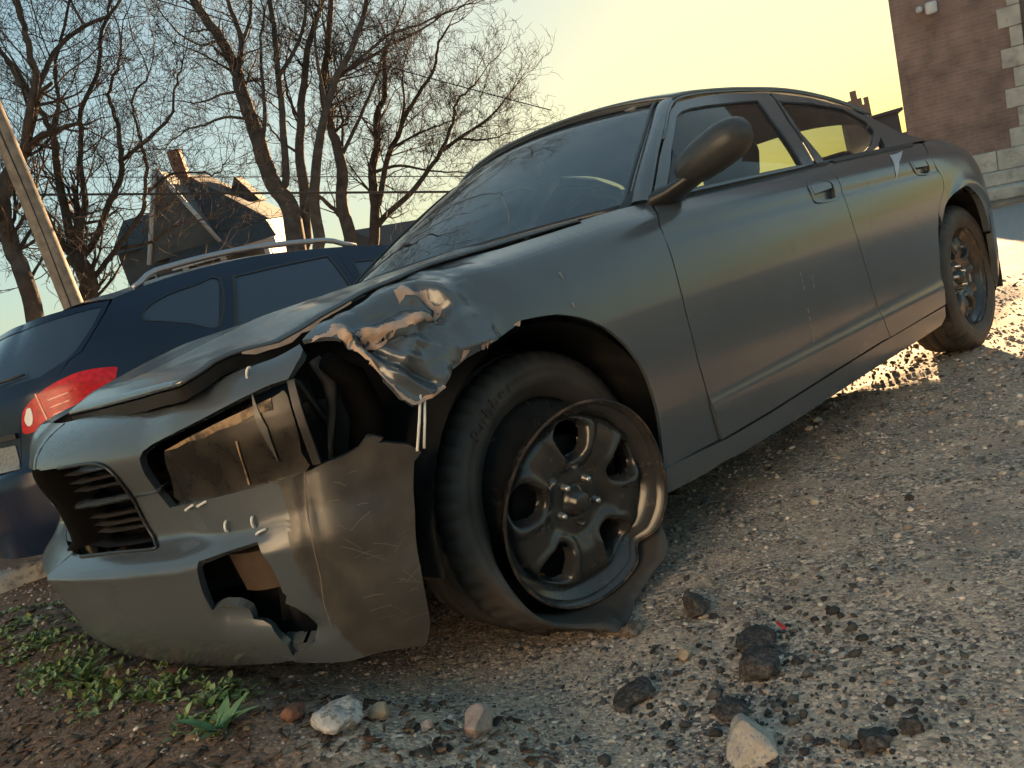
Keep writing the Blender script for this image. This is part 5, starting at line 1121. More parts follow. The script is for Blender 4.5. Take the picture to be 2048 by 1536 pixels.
def tyre(parent, cx, yc, cz, sgn=-1, flat=0., steer=0):
    NT, prof = 200, [(-.095, .236), (-.118, .262), (-.128, .295), (-.122, .325), (-.108, .345), (-.098, .353), (-.085, .3585), (-.058, .362), (-.052, .354), (-.046, .362), (-.012, .364), (-.006, .355), (0, .355), (.006, .364), (.046, .362), (.052, .354), (.058, .362), (.085, .3585), (.098, .353), (.108, .345), (.1215, .325), (.1265, .308), (.1245, .305), (.128, .295), (.1265, .276), (.1235, .273), (.1195, .262), (.104, .243), (.092, .236), (.08, .240)]
    V = []; k = len(prof)
    for i in range(NT):
        a = 2*math.pi*i/NT
        for j, (w, r) in enumerate(prof):
            gr = (i % 4 == 0) and abs(w) > .055 and r > .335
            rr_ = r-(.008 if gr else 0)
            x = cx+rr_*math.cos(a); z = cz+rr_*math.sin(a); y = yc+sgn*w
            if flat:
                # bead has come off the rim: the wall folds down and rolls out underneath
                tt = max(0., min(1., (.350-r)/.112)) if w > 0 else 0.
                la = float(ss((-math.sin(a)-.05)/.75)); fr = float(ss((-math.cos(a)+.2)/.9))
                fold = 1+.35*math.sin(a*6+.6)*la
                r2 = rr_+la*(.070+.012*fr)*tt
                x = cx+r2*math.cos(a)*(1+.05*la); z = cz+r2*math.sin(a)
                y = yc+sgn*w-la*(.062*math.sin(math.pi*min(1., tt*1.15))*fold+.020*(1 if w > .03 else 0))+.012*(1-la)*tt
                fl = .010*math.sin(a*9+tt*3)*la
                if z < .03: z = .006+(z+.06)*.10+max(0, fl)
                if z < .06 and w > -.03: y -= .055*la*float(ss((.06-z)/.05))
                z = max(z, .003); y += fl
            else:
                if z < .012: y += sgn*.012*float(ss((.03-z)/.03))*(1 if w > 0 else -1); z = max(z, .004)
            V.append((x, y, z))
    F = [(i*k+j, i*k+j+1, ((i+1) % NT)*k+j+1, ((i+1) % NT)*k+j) for i in range(NT) for j in range(k-1)]
    if sgn > 0: F = [f[::-1] for f in F]
    return mo('tyre', V, F, M_TYRE, parent)
def wheel(cx, y, cz, sgn, flat=0., camber=0., R=.246, yt=None, spin=0., steer=0.):
    e = bpy.data.objects.new('wheel', None); link(e, CAR)
    Mw = Matrix.Translation((cx, y, cz))@Matrix.Rotation(steer, 4, 'Z')@Matrix.Rotation(camber, 4, 'X')@(Matrix.Identity(4) if sgn < 0 else Matrix.Rotation(math.pi, 4, 'Z'))@Matrix.Rotation(spin, 4, 'Y')
    rim(e, Mw, R, bent=1. if flat else 0.)
    t = tyre(e, cx, yt if yt is not None else y-sgn*.105, cz if not flat else .352, sgn, flat)
    return e, t
W1, T1 = wheel(.0, -.885, .305, -1, flat=1., camber=math.radians(10), R=.264, yt=-.684, steer=-.14)
W1['label'] = 'flat front wheel with bent black steel rim'
W2, T2 = wheel(3.02, -.862, .362, -1, spin=.5)
wheel(0, .862, .362, 1); wheel(3.02, .862, .362, 1)
# raised sidewall lettering on the flat tyre
def letters(txt, a_c, r, size, yy):
    fc = bpy.data.curves.new('t', 'FONT'); step = size*.62/r; a = a_c+step*(len(txt)-1)/2
    for ch in txt:
        if ch != ' ':
            fc = bpy.data.curves.new('letter', 'FONT'); fc.body = ch; fc.size = size; fc.extrude = .0012; fc.align_x = 'CENTER'
            tmp = bpy.data.objects.new('letter', fc); COL.objects.link(tmp); dg = bpy.context.evaluated_depsgraph_get()
            me = bpy.data.meshes.new_from_object(tmp.evaluated_get(dg)); bpy.data.objects.remove(tmp)
            Mx = Matrix.Translation((r*math.cos(a), yy, .352+r*math.sin(a)))@Matrix.Rotation(-(a-math.pi/2), 4, 'Y')@Matrix.Rotation(math.pi/2, 4, 'X')
            me.transform(Mx); me.materials.clear(); me.materials.append(M_TYRE)
            o = bpy.data.objects.new('raised_letter', me); link(o, T1)
        a -= step
letters('Rubber', 2.12, .290, .050, -.8065)
# ------------------------------------------------------------------ dark SUV parked behind, facing the other way
M_NAVY = mat('navy_car_paint', (.008, .016, .038), .22, 0, .32, coat=.1, var=(2, .15)); M_SGLASS = mat('dark_privacy_glass', (.026, .042, .072), .05, 0, .6); M_RAIL = mat('roof_rail_silver', (.30, .32, .36), .3, .6)
M_WHITEL = mat('clear_lens', (.75, .75, .72), .15, 0, .6); M_REDL = mat('red_tail_lens', (.48, .006, .012), .25, 0, .4, var=(35, .3))
SUV = thing('dark_suv', 'navy blue SUV with silver roof rails and red tail lamp behind the sedan', 'car', (1.7, 3.5, 0))
def rel(o, r):   # keep world coordinates under an offset root
    o.matrix_parent_inverse = Matrix.Translation(-Vector(r.location)); return o
def fixroot(root):
    for o in list(root.children): rel(o, root)
sp = lambda name, poly, m, par, **k: panel(name, suv, poly, m, par, yc=3.5, **k)
_roof = P2('s_roof'); _roof = [q for q in _roof]+[(4.2, 1.20), (4.5, 1.02), (5.0, .90)]
_q = smoothline(P2('s_q')+[P2('s_q')[0]], 3)[:-1]; _rw = P2('s_r'); _fw = P2('s_f'); _lt = smoothline(P2('s_light')+[P2('s_light')[0]], 3)[:-1]; _sm = P2('s_seam')
_side = [(_sm[0][0]+.006, _sm[0][1])]+_roof[1:]+[(5.0, .10), (3.0, .12), (.55, .12), (0.0, .12), (0.0, .575), (.60, .60), (.66, .78), (.70, .90), (.80, .955), (.94, 1.005)]+[(a+.004, b) for a, b in _sm[::-1][1:-1]]
_side = [q for q in _side]
SB = sp('body_side', _side, M_NAVY, SUV, holes=[_q, _rw, _fw, [(.70, .79), (.72, .88), (.79, .935), (.88, .98), (1.0, 1.015), (1.13, 1.03), (1.26, 1.015), (1.29, 1.005), (1.235, .915), (1.11, .845), (.975, .785), (.80, .788)]], grid=.045, flange=.02)
for nm, pl in (('quarter_window', _q), ('rear_door_window', _rw), ('front_door_window', _fw)):
    c = np.mean(pl, axis=0); g_ = sp(nm, pl, M_SGLASS, SUV, grid=.06, off=-.006, flange=0)
    sp('window_trim', [tuple(c+(np.array(q)-c)*1.02) for q in pl], M_TRIM, g_, holes=[[tuple(c+(np.array(q)-c)*.97) for q in pl]], grid=.05, off=.002, flange=.004)
TLt = sp('tail_lamp', _lt, M_REDL, SUV, grid=.02, off=.004, flange=.02)
sp('reverse_lens', smoothline(P2('s_white')+[P2('s_white')[0]], 3)[:-1], M_WHITEL, TLt, grid=.02, off=.008, flange=.004)
sp('lamp_divider', [(.835, .98), (.845, .98), (.875, .785), (.865, .785)], M_RED, TLt, grid=.03, off=.007, flange=.003)
for q in range(4): sp('lamp_rib', [(.90, .80+q*.042), (1.06+q*.05, .815+q*.05), (1.06+q*.05, .822+q*.05), (.90, .806+q*.042)], M_RED, TLt, grid=.04, off=.0065, flange=.002)
# tailgate
_tg = [(0.0, 1.40), (.9, 1.40), (1.30, 1.405), (1.43, 1.405)]+[(a-.004, b) for a, b in _sm[1:]]+[(.80, .955), (.70, .90), (.655, .78), (.60, .61), (0.0, .585)]
_sg = [(0.0, 1.36), (.9, 1.36), (1.36, 1.375), (1.25, 1.27), (1.12, 1.16), (1.05, 1.12), (.88, 1.065), (0.0, 1.06)]
TG = sp('tailgate', _tg, M_NAVY, SUV, holes=[_sg], grid=.04, flange=.02)
sp('rear_window', _sg, M_SGLASS, TG, grid=.05, off=-.004, flange=0)
M_PLATE = mat('number_plate', (.18, .19, .19), .5, var=(60, .3)); sp('licence_plate', [(.30, .74), (.60, .735), (.605, .60), (.30, .60)], M_PLATE, TG, grid=.05, off=.006, flange=.006)
sp('plate_garnish', [(.22, .80), (.64, .80), (.64, .77), (.22, .77)], M_TRIM, TG, grid=.05, off=.02, flange=.02)
tube('rear_wiper', [tuple(suv(np.array([a]), np.array([b]))[0]+np.array([-.02, -.01, 0])) for a, b in ((.1, 1.08), (.5, 1.09), (.80, 1.10))], .008, M_TRIM, TG, 6)
# bumper step
sp('rear_bumper', [(0.0, .56), (.6, .57), (.95, .57), (1.1, .50), (1.1, .22), (.8, .12), (0.0, .12)], M_NAVY, SUV, grid=.05, off=.025, flange=.04)
# seams as raised dark lines
for k in ('s_seamd', 's_seamB'):
    L = P2(k)+[(DT[k][-1][0]-.03, .45)]; sp('door_seam', [(a-.004, b) for a, b in L]+[(a+.004, b) for a, b in L[::-1]], M_BLACK, SUV, grid=.05, off=.0015, flange=0)
# roof skin and rails
rf = np.array(smoothline(_roof[:9], 4)); ra_ = suv(rf[:, 0], rf[:, 1])
A = np.array([[(q[0]-(.10 if i < 3 else 0)*(1-c*c), 3.5+(q[1]-3.5)*c, q[2]+.05*(1-abs(c)**2.5)) for c in np.linspace(1, -1, 21)] for i, q in enumerate(ra_)]); grid_obj('roof', A, M_NAVY, SUV, flip=True)
_e2 = ra_[-1]; A = np.array([[(q_[0], 3.5+(q_[1]-3.5)*c, q_[2]) for c in np.linspace(1, -1, 9)] for q_ in (_e2, _e2+np.array([.75, -.05, -.42]))]); grid_obj('windscreen', A, M_SGLASS, SUV, flip=True)
A = np.array([[(x, 3.5+.82*c, z+.04*(1-c*c)) for c in np.linspace(1, -1, 9)] for x, z in ((3.1, .98), (3.6, .95), (4.05, .86))]); grid_obj('bonnet', A, M_NAVY, SUV, flip=True)
def rail_obj(dy, sg):
    i0, i1 = 3, len(ra_)-6; L = [ra_[i]+np.array([0, dy, .0]) for i in range(i0, i1)]; n = len(L); P = []
    for i, q in enumerate(L):
        t = i/(n-1); lift = .055*min(1, ss(t/.12)*1)*min(1, ss((1-t)/.12)); P.append((q[0], 3.5+(q[1]-3.5)*sg, q[2]+.012+lift))
    o = tube('roof_rail', P, .020, M_RAIL, SUV, 8); return o
rail_obj(.06, 1); rail_obj(.06, -1)
# far side, floor and wheels
_far = [(1.44, 1.41)]+_roof[1:]+[(5.0, .10), (.55, .12), (0.0, .12), (0.0, .575), (.60, .60), (.70, .90), (.94, 1.0), (1.2, 1.2)]
sp('body_side', _far, M_NAVY, SUV, grid=.09, side='R'); sp('tailgate_half', [(0.0, 1.40), (1.43, 1.405), (1.2, 1.2), (.94, 1.0), (.70, .90), (.6, .6), (0.0, .585)], M_NAVY, SUV, grid=.09, side='R')
box('floor', (-.2, 2.75, .05), (3.6, 4.25, .10), M_DARK, SUV)
def plain_wheel(root, x, y, z, r=.34, sgn=-1):
    e = bpy.data.objects.new('wheel', None); link(e, root)
    Mx = Matrix.Translation((x, y, z)) if sgn < 0 else Matrix.Translation((x, y, z))@Matrix.Rotation(math.pi, 4, 'Z')
    lathe('tyre', [(r*.66, 0), (r*.75, -.012), (r*.92, -.010), (r, .02), (r, .19), (r*.92, .22), (r*.66, .21)], M_TYRE, e, 40, Mx)
    lathe('rim', [(0, .0), (r*.2, .005), (r*.45, .03), (r*.6, .02), (r*.66, .0)], M_RAIL, e, 20, Mx)
for wx in (.55, 3.2):
    plain_wheel(SUV, wx, 2.62, .20); plain_wheel(SUV, wx, 4.38, .12, sgn=1)
fixroot(SUV)

# ------------------------------------------------------------------ far car at the left edge (rear corner in view)
FC = thing('far_car', 'dark car with red and amber tail lamp at the left edge beyond the SUV', 'car', (2.0, 6.6, -.3))
def far_body():
    prof = [(-.05, -.02), (-.12, .12), (-.12, .45), (-.05, .62), (.08, .66), (.7, .70), (1.3, 1.08), (2.6, 1.10), (3.3, .72), (4.2, .62), (4.4, .30), (4.35, -.02)]
    A = []
    for yk, ins in ((-.86, .12), (-.88, .03), (-.80, 0), (0, -.02), (.80, 0), (.88, .03), (.86, .12)):
        A.append([(x, yk*(1 if z < .7 else .80), z-ins*.3) for x, z in prof])
    return np.array(A)
B_ = far_body()+np.array([.05, 6.0, -.18]); B_[..., 0] += .0
grid_obj('body', B_, mat('slate_car_paint', (.02, .026, .04), .2, 0, .5, coat=.5), FC)
for sd in (0, -1):
    yk = 6.0+(-.87 if sd == 0 else .87)
    e = box('tail_lamp', (-.11, yk-.03, .30), (.10, yk+.14, .56) if sd == 0 else (.10, yk+.02, .58), M_REDL, FC, .02)
    box('amber_lens', (-.115, yk-.034, .36), (.0, yk+.06, .42), mat('amber_lens', (.7, .25, .04), .2), e, .01)
box('bumper_strip', (-.10, 5.1, .16), (.02, 6.9, .19), M_RAIL, FC, .01)
for wx in (.8, 3.4): plain_wheel(FC, wx, 5.15, .08, .31); plain_wheel(FC, wx, 6.85, .0, .31, 1)
box('floor', (.1, 5.3, -.05), (4.2, 6.8, .0), M_DARK, FC)
fixroot(FC)
# low concrete kerb by the SUV bumper
M_CONC = mat('weathered_concrete', (.36, .35, .33), .9, 0, .3, var=(8, .3), dirt=(14, .5, .65), col2=(.12, .11, .10), bump=(60, .7, .006))
V = []; n = 26
for i in range(n):
    t = i/(n-1); x = -1.6+2.5*t; y = 3.85-.12*t
    for (dy, dz) in ((-.10, 0), (-.085, .10), (-.03, .125), (.05, .12), (.10, .09), (.11, 0)): V.append((x, y+dy+.02*math.sin(i*1.7), float(gh0(x, y))+dz*(1+.18*math.sin(i*2.3+dy*30))-.01))
F = [(i*6+j, i*6+j+1, i*6+j+7, i*6+j+6) for i in range(n-1) for j in range(5)]
tag(mo('concrete_kerb', V, F, M_CONC), 'weathered pale concrete kerb below the SUV bumper', 'kerb')

# ------------------------------------------------------------------ brick building on the right, built plumb (the yard slopes)
GUP = Vector((-.1005, -.0925, .9906)).normalized()
def plumb(origin, xdir):
    x = Vector(xdir); x = (x-GUP*x.dot(GUP)).normalized(); y = GUP.cross(x); M_ = Matrix((x, y, GUP)).transposed().to_4x4(); M_.translation = Vector(origin); return M_
def brick_mat():
    m = bpy.data.materials.new('red_brick'); m.use_nodes = True; n = m.node_tree.nodes; l = m.node_tree.links; b = n['Principled BSDF']; b.inputs['Roughness'].default_value = .9
    tc = n.new('ShaderNodeTexCoord'); sx = n.new('ShaderNodeSeparateXYZ'); l.new(tc.outputs['Object'], sx.inputs[0]); cb = n.new('ShaderNodeCombineXYZ')
    ad = n.new('ShaderNodeMath'); l.new(sx.outputs[0], ad.inputs[0]); l.new(sx.outputs[1], ad.inputs[1]); l.new(ad.outputs[0], cb.inputs[0]); l.new(sx.outputs[2], cb.inputs[1])
    br = n.new('ShaderNodeTexBrick'); l.new(cb.outputs[0], br.inputs[0]); br.inputs['Color1'].default_value = (.25, .165, .138, 1); br.inputs['Color2'].default_value = (.205, .138, .118, 1); br.inputs['Mortar'].default_value = (.25, .185, .16, 1)
    br.inputs['Scale'].default_value = 1; br.inputs['Brick Width'].default_value = .21; br.inputs['Row Height'].default_value = .072; br.inputs['Mortar Size'].default_value = .007
    nz = n.new('ShaderNodeTexNoise'); nz.inputs['Scale'].default_value = 2.3; nz.inputs['Detail'].default_value = 8; l.new(tc.outputs['Object'], nz.inputs[0]); mr = n.new('ShaderNodeMapRange'); mr.inputs[1].default_value = .3; mr.inputs[2].default_value = .7; mr.inputs[3].default_value = .7; mr.inputs[4].default_value = 1.35; l.new(nz.outputs[0], mr.inputs[0])
    mx = n.new('ShaderNodeMix'); mx.data_type = 'RGBA'; mx.blend_type = 'MULTIPLY'; mx.inputs[0].default_value = 1; l.new(br.outputs[0], mx.inputs[6]); l.new(mr.outputs[0], mx.inputs[7]); l.new(mx.outputs[2], b.inputs['Base Color'])
    bp = n.new('ShaderNodeBump'); bp.inputs['Strength'].default_value = .5; bp.inputs['Distance'].default_value = .01; l.new(br.outputs[1], bp.inputs['Height']); bp.invert = True; l.new(bp.outputs[0], b.inputs['Normal']); return m
M_BRICK = brick_mat(); M_STONE = mat('limestone', (.46, .43, .38), .85, 0, .3, var=(4, .2), dirt=(7, .52, .75), col2=(.26, .23, .20), bump=(30, .3, .006))
BM_ = plumb((16.6, 4.30, -.35), (.285, -.958, 0))     # local x runs right along the wall, y away, z up
BLD = thing('brick_building', 'red brick building with pale stone quoins and stone base at right', 'building')
BLD.matrix_world = BM_
def bb(name, lo, hi, m, bev=.0, par=BLD): return box(name, lo, hi, m, par, bev, seg=1)
bb('brick_wall', (0, 0, 1.5), (2.05, 9, 11), M_BRICK)
bb('brick_wall', (2.75, 0, 1.5), (9, 9, 11), M_BRICK)
bb('recess_wall', (2.05, .10, 1.5), (2.75, 9, 11), M_BRICK)
# stone base courses and steps
for i in range(6): bb('base_stone', (-.03+i*1.5, -.07, 1.12), (-.03+i*1.5+1.492, .3, 1.5), M_STONE, .015)
bb('base_course', (-.03, -.12, .85), (9, .3, 1.115), M_STONE, .02); bb('stone_step', (-.2, -.45, .62), (9, .3, .845), M_STONE, .02); bb('stone_step', (-.3, -.75, -.3), (9, .3, .615), mat('brown_stone_step', (.26, .19, .14), .9, var=(5, .3)), .02)
z = 1.505; i = 0
while z < 9:
    h = .36; w = .36 if i % 2 == 0 else .19
    bb('quoin_stone', (2.05-w+.03, -.035, z), (2.09, .2, z+h-.012), M_STONE, .012); bb('quoin_stone', (2.71, -.035, z), (2.73+w, .2, z+h-.012), M_STONE, .012); z += h; i += 1
bb('window_band', (2.09, .06, 1.6), (2.71, .11, 9), mat('dark_pane', (.05, .055, .06), .15))
M_WHITE = mat('white_enamel', (.55, .56, .56), .4)
cm = box('flood_lamp', (-.10, -.16, -.12), (.10, .02, .10), M_WHITE, None, .04, seg=2); cm.matrix_world = BM_@Matrix.Translation((.70, -.10, 4.38)); tag(cm, 'white flood lamp housing high on the brick wall', 'lamp')
cm2 = lathe('security_camera', [(0, -.16), (.05, -.15), (.062, -.08), (.055, 0), (.02, .03)], M_WHITE, None, 20); cm2.matrix_world = BM_@Matrix.Translation((.50, -.06, 4.40)); tag(cm2, 'small white dome camera left of the flood lamp on the brick wall', 'camera')

# far skyline by the sun
def far_block(name, x, y, w, d, z0, h, label, m, extra=()):
    r = thing(name, label, 'building', (x, y, z0)); Mz = Matrix.Rotation(math.radians(-62), 4, 'Z')
    box('wall', (-w/2, -d/2, 0), (w/2, d/2, h), m, r, M=Mz)
    for lo, hi in extra: box('parapet', lo, hi, m, r, M=Mz)
    return r
M_FAR = mat('far_brick', (.20, .12, .09), .9); M_FAR2 = mat('far_dark_roof', (.07, .06, .06), .9)
far_block('turreted_building', 61.1, 23.4, 1.8, 3, -4, 11.0, 'far stepped-gable brick facade against the sunset', M_FAR, [((-.9, -1.5, 11), (-.6, -1.2, 11.45)), ((.6, -1.5, 11), (.9, -1.2, 11.45)), ((-.45, -1.5, 11), (.45, -1.2, 11.5)), ((-.2, -1.5, 11.5), (.2, -1.2, 12.1))])
far_block('flat_roofed_building', 62.3, 22.1, 1.8, 3, -4, 9.9, 'far dark flat-roofed block beside the stepped gable', M_FAR2, [((-1.2, -1.8, 9.9), (1.2, 1.5, 10.1))])
far_block('low_far_building', 66.5, 22.2, 3.0, 3, -4, 8.6, 'low far building next to the brick wall edge', M_FAR)

# ------------------------------------------------------------------ house behind the trees
M_SIDING = mat('grey_siding', (.062, .066, .070), .8, var=(3, .2)); M_SHING = mat('grey_shingles', (.036, .036, .037), .9, var=(6, .3), bump=(30, .4, .02)); M_WTRIM = mat('white_trim', (.42, .43, .44), .6); M_PANE = mat('house_pane', (.03, .035, .04), .1); M_CHIM = mat('chimney_brick', (.20, .10, .075), .9, var=(20, .3))
HS = thing('gabled_house', 'grey gabled house with brick chimneys seen through bare branches', 'house'); HM = plumb((10.6, 28.6, -2.6), (.80, -.60, 0)); HS.matrix_world = HM
def prism(name, x0, x1, y0, y1, z0, z1, m, axis='y', par=HS, ov=.25):
    if axis == 'y': V = [(x0-ov, y0-ov, z0), (x1+ov, y0-ov, z0), ((x0+x1)/2, y0-ov, z1), (x0-ov, y1+ov, z0), (x1+ov, y1+ov, z0), ((x0+x1)/2, y1+ov, z1)]
    else: V = [(x0-ov, y0-ov, z0), (x0-ov, y1+ov, z0), (x0-ov, (y0+y1)/2, z1), (x1+ov, y0-ov, z0), (x1+ov, y1+ov, z0), (x1+ov, (y0+y1)/2, z1)]
    return mo(name, V, [(0, 1, 2), (3, 5, 4), (0, 3, 4, 1), (1, 4, 5, 2), (2, 5, 3, 0)], m, par, False)
box('wall', (.9, 0, 0), (4.9, 8, 8.0), M_SIDING, HS); box('wing_wall', (-.55, 1.2, 0), (.9, 7, 8.2), M_SIDING, HS)
V = [(.6, -.3, 8.0), (5.2, -.3, 8.0), (5.2, 8.3, 8.0), (.6, 8.3, 8.0), (2.45, 2.6, 10.35), (2.75, 5, 10.35)]
RF = mo('roof', V, [(0, 1, 4), (1, 2, 5, 4), (2, 3, 5), (3, 0, 4, 5)], M_SHING, HS, False)
prism('wing_roof', -.55, 2.2, 1.2, 7, 8.2, 9.45, M_SHING, 'x', ov=.2)
prism('front_gable', 1.0, 3.4, -.7, 3, 7.6, 10.45, M_SIDING, 'y', ov=.05)
for sgx, x0 in ((1, .75), (-1, 3.65)):
    tube('bargeboard', [(.92 if sgx > 0 else 3.48, -.80, 7.55), (2.2, -.80, 10.52)], .09, M_WTRIM, HS, 4)
box('porch_eave', (1.7, -1.3, 7.15), (5.3, .2, 7.35), M_WTRIM, HS); 
V = [(1.6, -1.4, 7.36), (5.4, -1.4, 7.36), (5.0, .0, 8.15), (2.0, .0, 8.15)]; mo('porch_roof', V, [(0, 1, 2, 3)], M_SHING, HS, False)
for x0 in (2.1, 3.4, 4.9): box('porch_column', (x0-.09, -1.2, 4.2), (x0+.09, -1.0, 7.15), M_WTRIM, HS)
box('porch_floor', (1.6, -1.3, 3.6), (5.3, 0, 4.2), M_SIDING, HS)
for x0, z0 in ((2.5, 5.2), (4.1, 5.2), (1.2, 5.4)):
    wd = box('window', (x0, -.06 if z0 < 8 else -.80, z0), (x0+.7, .02 if z0 < 8 else -.70, z0+1.2), M_WTRIM, HS); box('pane', (x0+.08, -.08 if z0 < 8 else -.83, z0+.08), (x0+.62, -.055 if z0 < 8 else -.795, z0+1.12), M_PANE, wd)
wd = box('window', (-.1, 1.14, 6.0), (.5, 1.2, 7.2), M_WTRIM, HS); box('pane', (-.03, 1.11, 6.08), (.43, 1.145, 7.12), M_PANE, wd)
box('chimney', (2.1, 2.2, 9.9), (2.55, 2.7, 11.3), M_CHIM, HS); box('chimney', (.72, 3.4, 8.8), (1.15, 3.9, 10.35), M_CHIM, HS); prism('dormer', 3.5, 4.6, 3.0, 5.0, 8.8, 9.9, M_SHING, 'y', ov=.1)
# low house at the far left
HS2 = thing('low_grey_house', 'low grey house behind the left tree trunks', 'house'); HS2.matrix_world = plumb((1.1, 15.5, -2.2), (.9, -.4, 0))
box('wall', (-3.5, 0, 0), (.35, 5, 4.1), M_SIDING, HS2); prism('roof', -3.5, .35, 0, 5, 4.1, 5.4, M_SHING, 'x', HS2); box('corner_board', (.30, -.06, 0), (.42, .06, 4.1), M_WTRIM, HS2)
# small dark roof right of the trees
HS3 = thing('dark_gable_shed', 'dark shed roof peeking over the windshield edge', 'shed', (16.2, 20.2, -1)); prism('roof', -1.5, 2.0, -1, 2, 4.0, 5.0, M_FAR2, 'x', HS3); box('wall', (-1.5, -1, 0), (2.0, 2, 4.0), M_FAR2, HS3)

# ------------------------------------------------------------------ utility pole and wires
M_POLE = mat('weathered_pole_wood', (.20, .165, .13), .85, 0, .3, var=(10, .3), bump=(40, .5, .006))
_pb = Vector((1.49, 7.39, 1.84)); _pt = Vector((1.44, 7.75, 3.97)); _pd = (_pt-_pb).normalized()
PO = thing('utility_pole', 'leaning weathered wooden utility pole at left', 'pole', tuple(_pb-_pd*2.6))
o = tube('shaft', [tuple(-_pd*0+_pd*t) for t in np.linspace(0, 9.5, 12)], np.linspace(.115, .085, 12), M_POLE, PO, 14)
tube('cable', [tuple(_pd*t+Vector((-.05+.012*math.sin(t*2.1), -.095, 0))) for t in np.linspace(.5, 9, 40)], .007, M_BLACK, PO, 5)
M_WIRE = mat('black_wire', (.012, .012, .013), .6)
def wire(a, b, sag, r, label):
    P = [(a[0]+(b[0]-a[0])*t, a[1]+(b[1]-a[1])*t, a[2]+(b[2]-a[2])*t-sag*4*t*(1-t)) for t in np.linspace(0, 1, 24)]
    tag(tube('overhead_wire', P, r, M_WIRE, None, 5), label, 'wire')
wire((-3.0, 17.5, 6.2), (12.2, 2.92, .85), 0.0, .020, 'thick black overhead wire crossing behind the tree trunks')
wire((-3.0, 17.4, 6.52), (12.2, 2.8, 1.05), .03, .008, 'thin wire just above the thick black overhead wire')
wire((2.9, 14.0, 9.3), (12.5, 9.6, 4.3), .1, .012, 'steep dark wire running down through the upper branches')
# ------------------------------------------------------------------ bare trees
M_BARK = mat('dark_bark', (.058, .049, .043), .95, 0, .2, var=(5, .35), bump=(26, .8, .02)); M_BARK2 = mat('grey_brown_bark', (.085, .072, .062), .95, 0, .2, var=(5, .35), bump=(26, .8, .02))
M_TWIG = mat('twigs_bark', (.050, .041, .036), .95, 0, .2)
CAMP = np.array([-1.459, -2.326, .878])
def grow(limbs, m, label, name, seed, dens_=1., tipr=.006, leafbits=0):
    r0 = np.random.default_rng(seed); TV = []; TF = []; BV = []; BF = []; tw = []; tn = 0
    def add(pts, rad, sides, big):
        v, f = tube_vf(pts, rad, sides, False); dst, df = (TV, TF) if big else (BV, BF); o_ = len(dst); dst.extend(v); df.extend([tuple(o_+k for k in q) for q in f])
    root = thing(name, label, 'tree', tuple(limbs[0][0][:3]))
    gup = np.array(GUP)
    def branch(p, d, L, r, lev):
        n = 5 if lev < 2 else 4; pts = [p]; q = p.copy(); dd = d.copy()
        for i in range(n):
            dd = dd+r0.normal(0, .16+.05*lev, 3)+gup*.06; dd /= np.linalg.norm(dd); q = q+dd*L/n; pts.append(q)
        rad = np.linspace(r, max(tipr*.55, r*.35), n+1)
        add(pts, rad, 5 if lev == 0 else 3, False)
        if lev >= 4: return
        nk = {0: 6, 1: 5.4, 2: 4.8, 3: 2.8}[lev]
        for k in range(int(nk*dens_+r0.uniform(0, 1))):
            t = r0.uniform(.2, 1.); i = min(n-1, int(t*n)); b = pts[i]+(pts[i+1]-pts[i])*(t*n-i)
            ax = r0.normal(0, 1, 3); ax -= dd*(ax@dd)*.6; ax /= np.linalg.norm(ax); nd = dd*.75+ax*.75+gup*.12; nd /= np.linalg.norm(nd)
            branch(b, nd, L*r0.uniform(.42, .72), max(tipr, rad[i]*.5), lev+1)
    for li, lb in enumerate(limbs):
        P = np.array([q[:3] for q in lb]); rd = np.array([q[3] for q in lb])
        C = np.array(smoothline([tuple(q) for q in np.c_[P, rd]], 4)); Pm, rm = C[:, :3], np.clip(C[:, 3]*(.9 if li == 0 else .74), tipr, None)
        Pm = Pm+r0.normal(0, .02, Pm.shape)*np.linspace(0, 1, len(Pm))[:, None]
        add(Pm, rm, 10 if rm[0] > .1 else 7, True)
        seg = np.linalg.norm(np.diff(Pm, axis=0), axis=1); tot = seg.sum()
        z0 = .35 if li == 0 else .08
        nb = int(tot*2.6*dens_)+3
        for k in range(nb):
            t = r0.uniform(z0, 1.); i = min(len(Pm)-2, int(t*(len(Pm)-1))); d0 = Pm[i+1]-Pm[i]; d0 /= np.linalg.norm(d0)
            ax = r0.normal(0, 1, 3); ax -= d0*(ax@d0); ax /= np.linalg.norm(ax); nd = d0*.7+ax*.8+gup*.15; nd /= np.linalg.norm(nd)
            branch(Pm[i], nd, r0.uniform(.7, 1.9)*(1.15-.45*t), min(.035, max(tipr*1.6, rm[i]*.32)), 1)
        for k in range(2): branch(Pm[-1], (Pm[-1]-Pm[-3])/np.linalg.norm(Pm[-1]-Pm[-3])+r0.normal(0, .25, 3), r0.uniform(1., 2.), max(tipr*1.6, rm[-1]*.8), 1)
    base = np.array(limbs[0][0][:3])
    t = mo('trunk', np.array(TV)-base, TF, m, root)
    o = big_mesh('crown', np.array(BV)-base, np.array(BF), M_TWIG, True); o.parent = root
    return root
grow(TREES['A'], M_BARK, 'dark forking tree trunk right of the utility pole', 'bare_tree', 1, .8, .0045)
grow(TREES['B'], M_BARK, 'leftmost dark tree behind the utility pole', 'bare_tree', 2, .7, .0045)
grow(TREES['C'], M_BARK2, 'thickest grey-brown leaning trunk of the central tree clump', 'bare_tree', 3, .72, .0055)
grow(TREES['F'], M_BARK2, 'upright trunk second from left in the central tree clump', 'bare_tree', 4, .72, .0055)
grow(TREES['G'], M_BARK2, 'slim trunk third from left in the central tree clump', 'bare_tree', 5, .72, .0055)
grow(TREES['D'], M_BARK2, 'tree fourth from left in the clump with a low left limb', 'bare_tree', 6, .72, .0055)
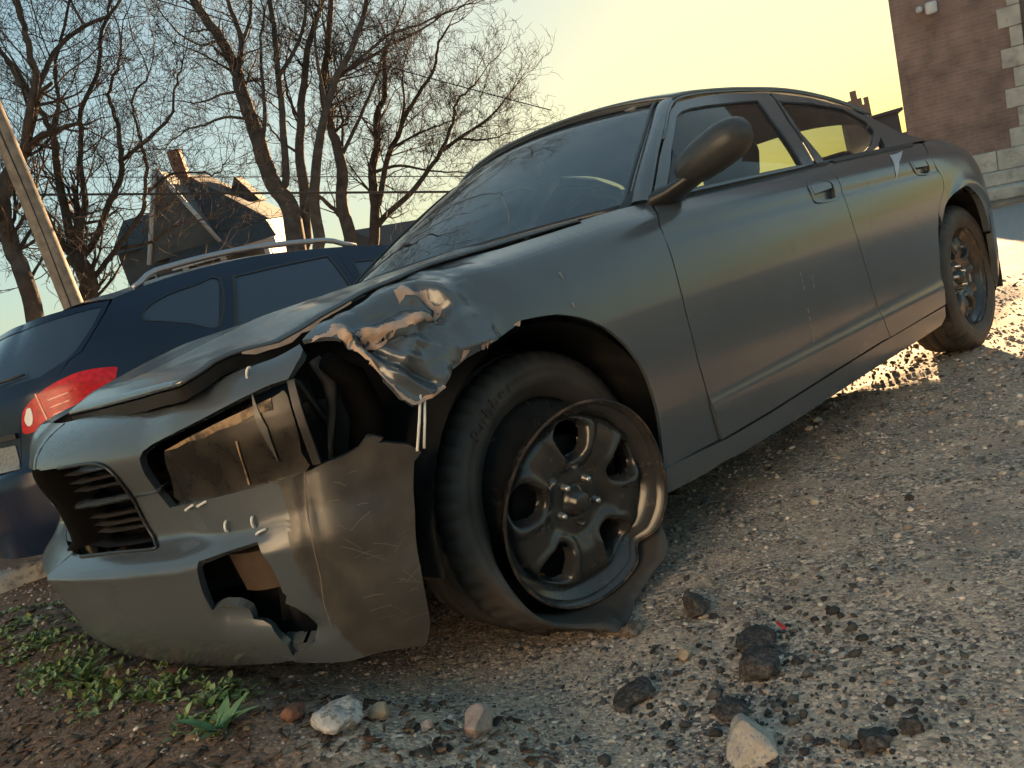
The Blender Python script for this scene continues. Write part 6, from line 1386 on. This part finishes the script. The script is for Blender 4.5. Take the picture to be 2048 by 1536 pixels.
grow(TREES['E'], M_BARK, 'rightmost bare tree with limbs spreading over the windshield', 'bare_tree', 8, .9, .0055)
print('TOTAL verts', sum(len(o.data.vertices) for o in bpy.data.objects if o.type == 'MESH'))
# ------------------------------------------------------------------ unseen houses added behind the viewpoint as warm bounce fill, mirrored in the car
M_CLAP = mat('pale_blue_clapboard', (.74, .80, .86), .8, 0, .3, var=(2, .1)); M_GROOF = mat('brown_shingles', (.12, .09, .07), .9, var=(6, .3))
def fill_house(cx, cy, w, h, dep, az, label, m):
    r = thing('fill_house', label, 'house', (cx, cy, float(gh0(cx, cy)))); r.rotation_euler = (0, 0, az)      # local +x looks at the yard
    box('wall', (-dep, -w/2, 0), (0, w/2, h), m, r)
    V = [(.35, -w/2-.3, h), (.35, w/2+.3, h), (-dep/2, w/2+.3, h+dep*.32), (-dep/2, -w/2-.3, h+dep*.32), (-dep-.35, -w/2-.3, h), (-dep-.35, w/2+.3, h)]
    mo('roof', V, [(0, 1, 2, 3), (3, 2, 5, 4), (0, 3, 4), (1, 5, 2), (0, 4, 5, 1)], M_GROOF, r, False)
    n = max(2, int(w/2.6))
    for fl in range(max(1, int(h/2.9))):
        for i in range(n):
            y0 = -w/2+w*(i+.5)/n; z0 = .9+fl*2.9
            if fl == 0 and i == n//2:
                d = box('door', (-.02, y0-.45, .1), (.03, y0+.45, 2.2), M_GROOF, r); box('handle', (.03, y0+.3, 1.0), (.07, y0+.34, 1.1), M_RAIL, d); continue
            f = box('window', (-.02, y0-.5, z0), (.05, y0+.5, z0+1.4), M_WTRIM, r); box('pane', (.052, y0-.42, z0+.08), (.06, y0+.42, z0+1.32), M_PANE, f)
_az = math.radians(SUN_AZ)
for off_, w_, h_, lab, m_ in ((-6.5, 9.0, 7.2, 'pale blue clapboard house added out of view behind the viewpoint to bounce sunlight', M_CLAP), (5.0, 10.0, 7.4, 'second pale blue house added beside the first, out of view, to bounce sunlight', M_CLAP)):
    fill_house(-1.5-10.5*math.cos(_az)-off_*math.sin(_az), -2.3-10.5*math.sin(_az)+off_*math.cos(_az), w_, h_, 7.0, _az, lab, m_)
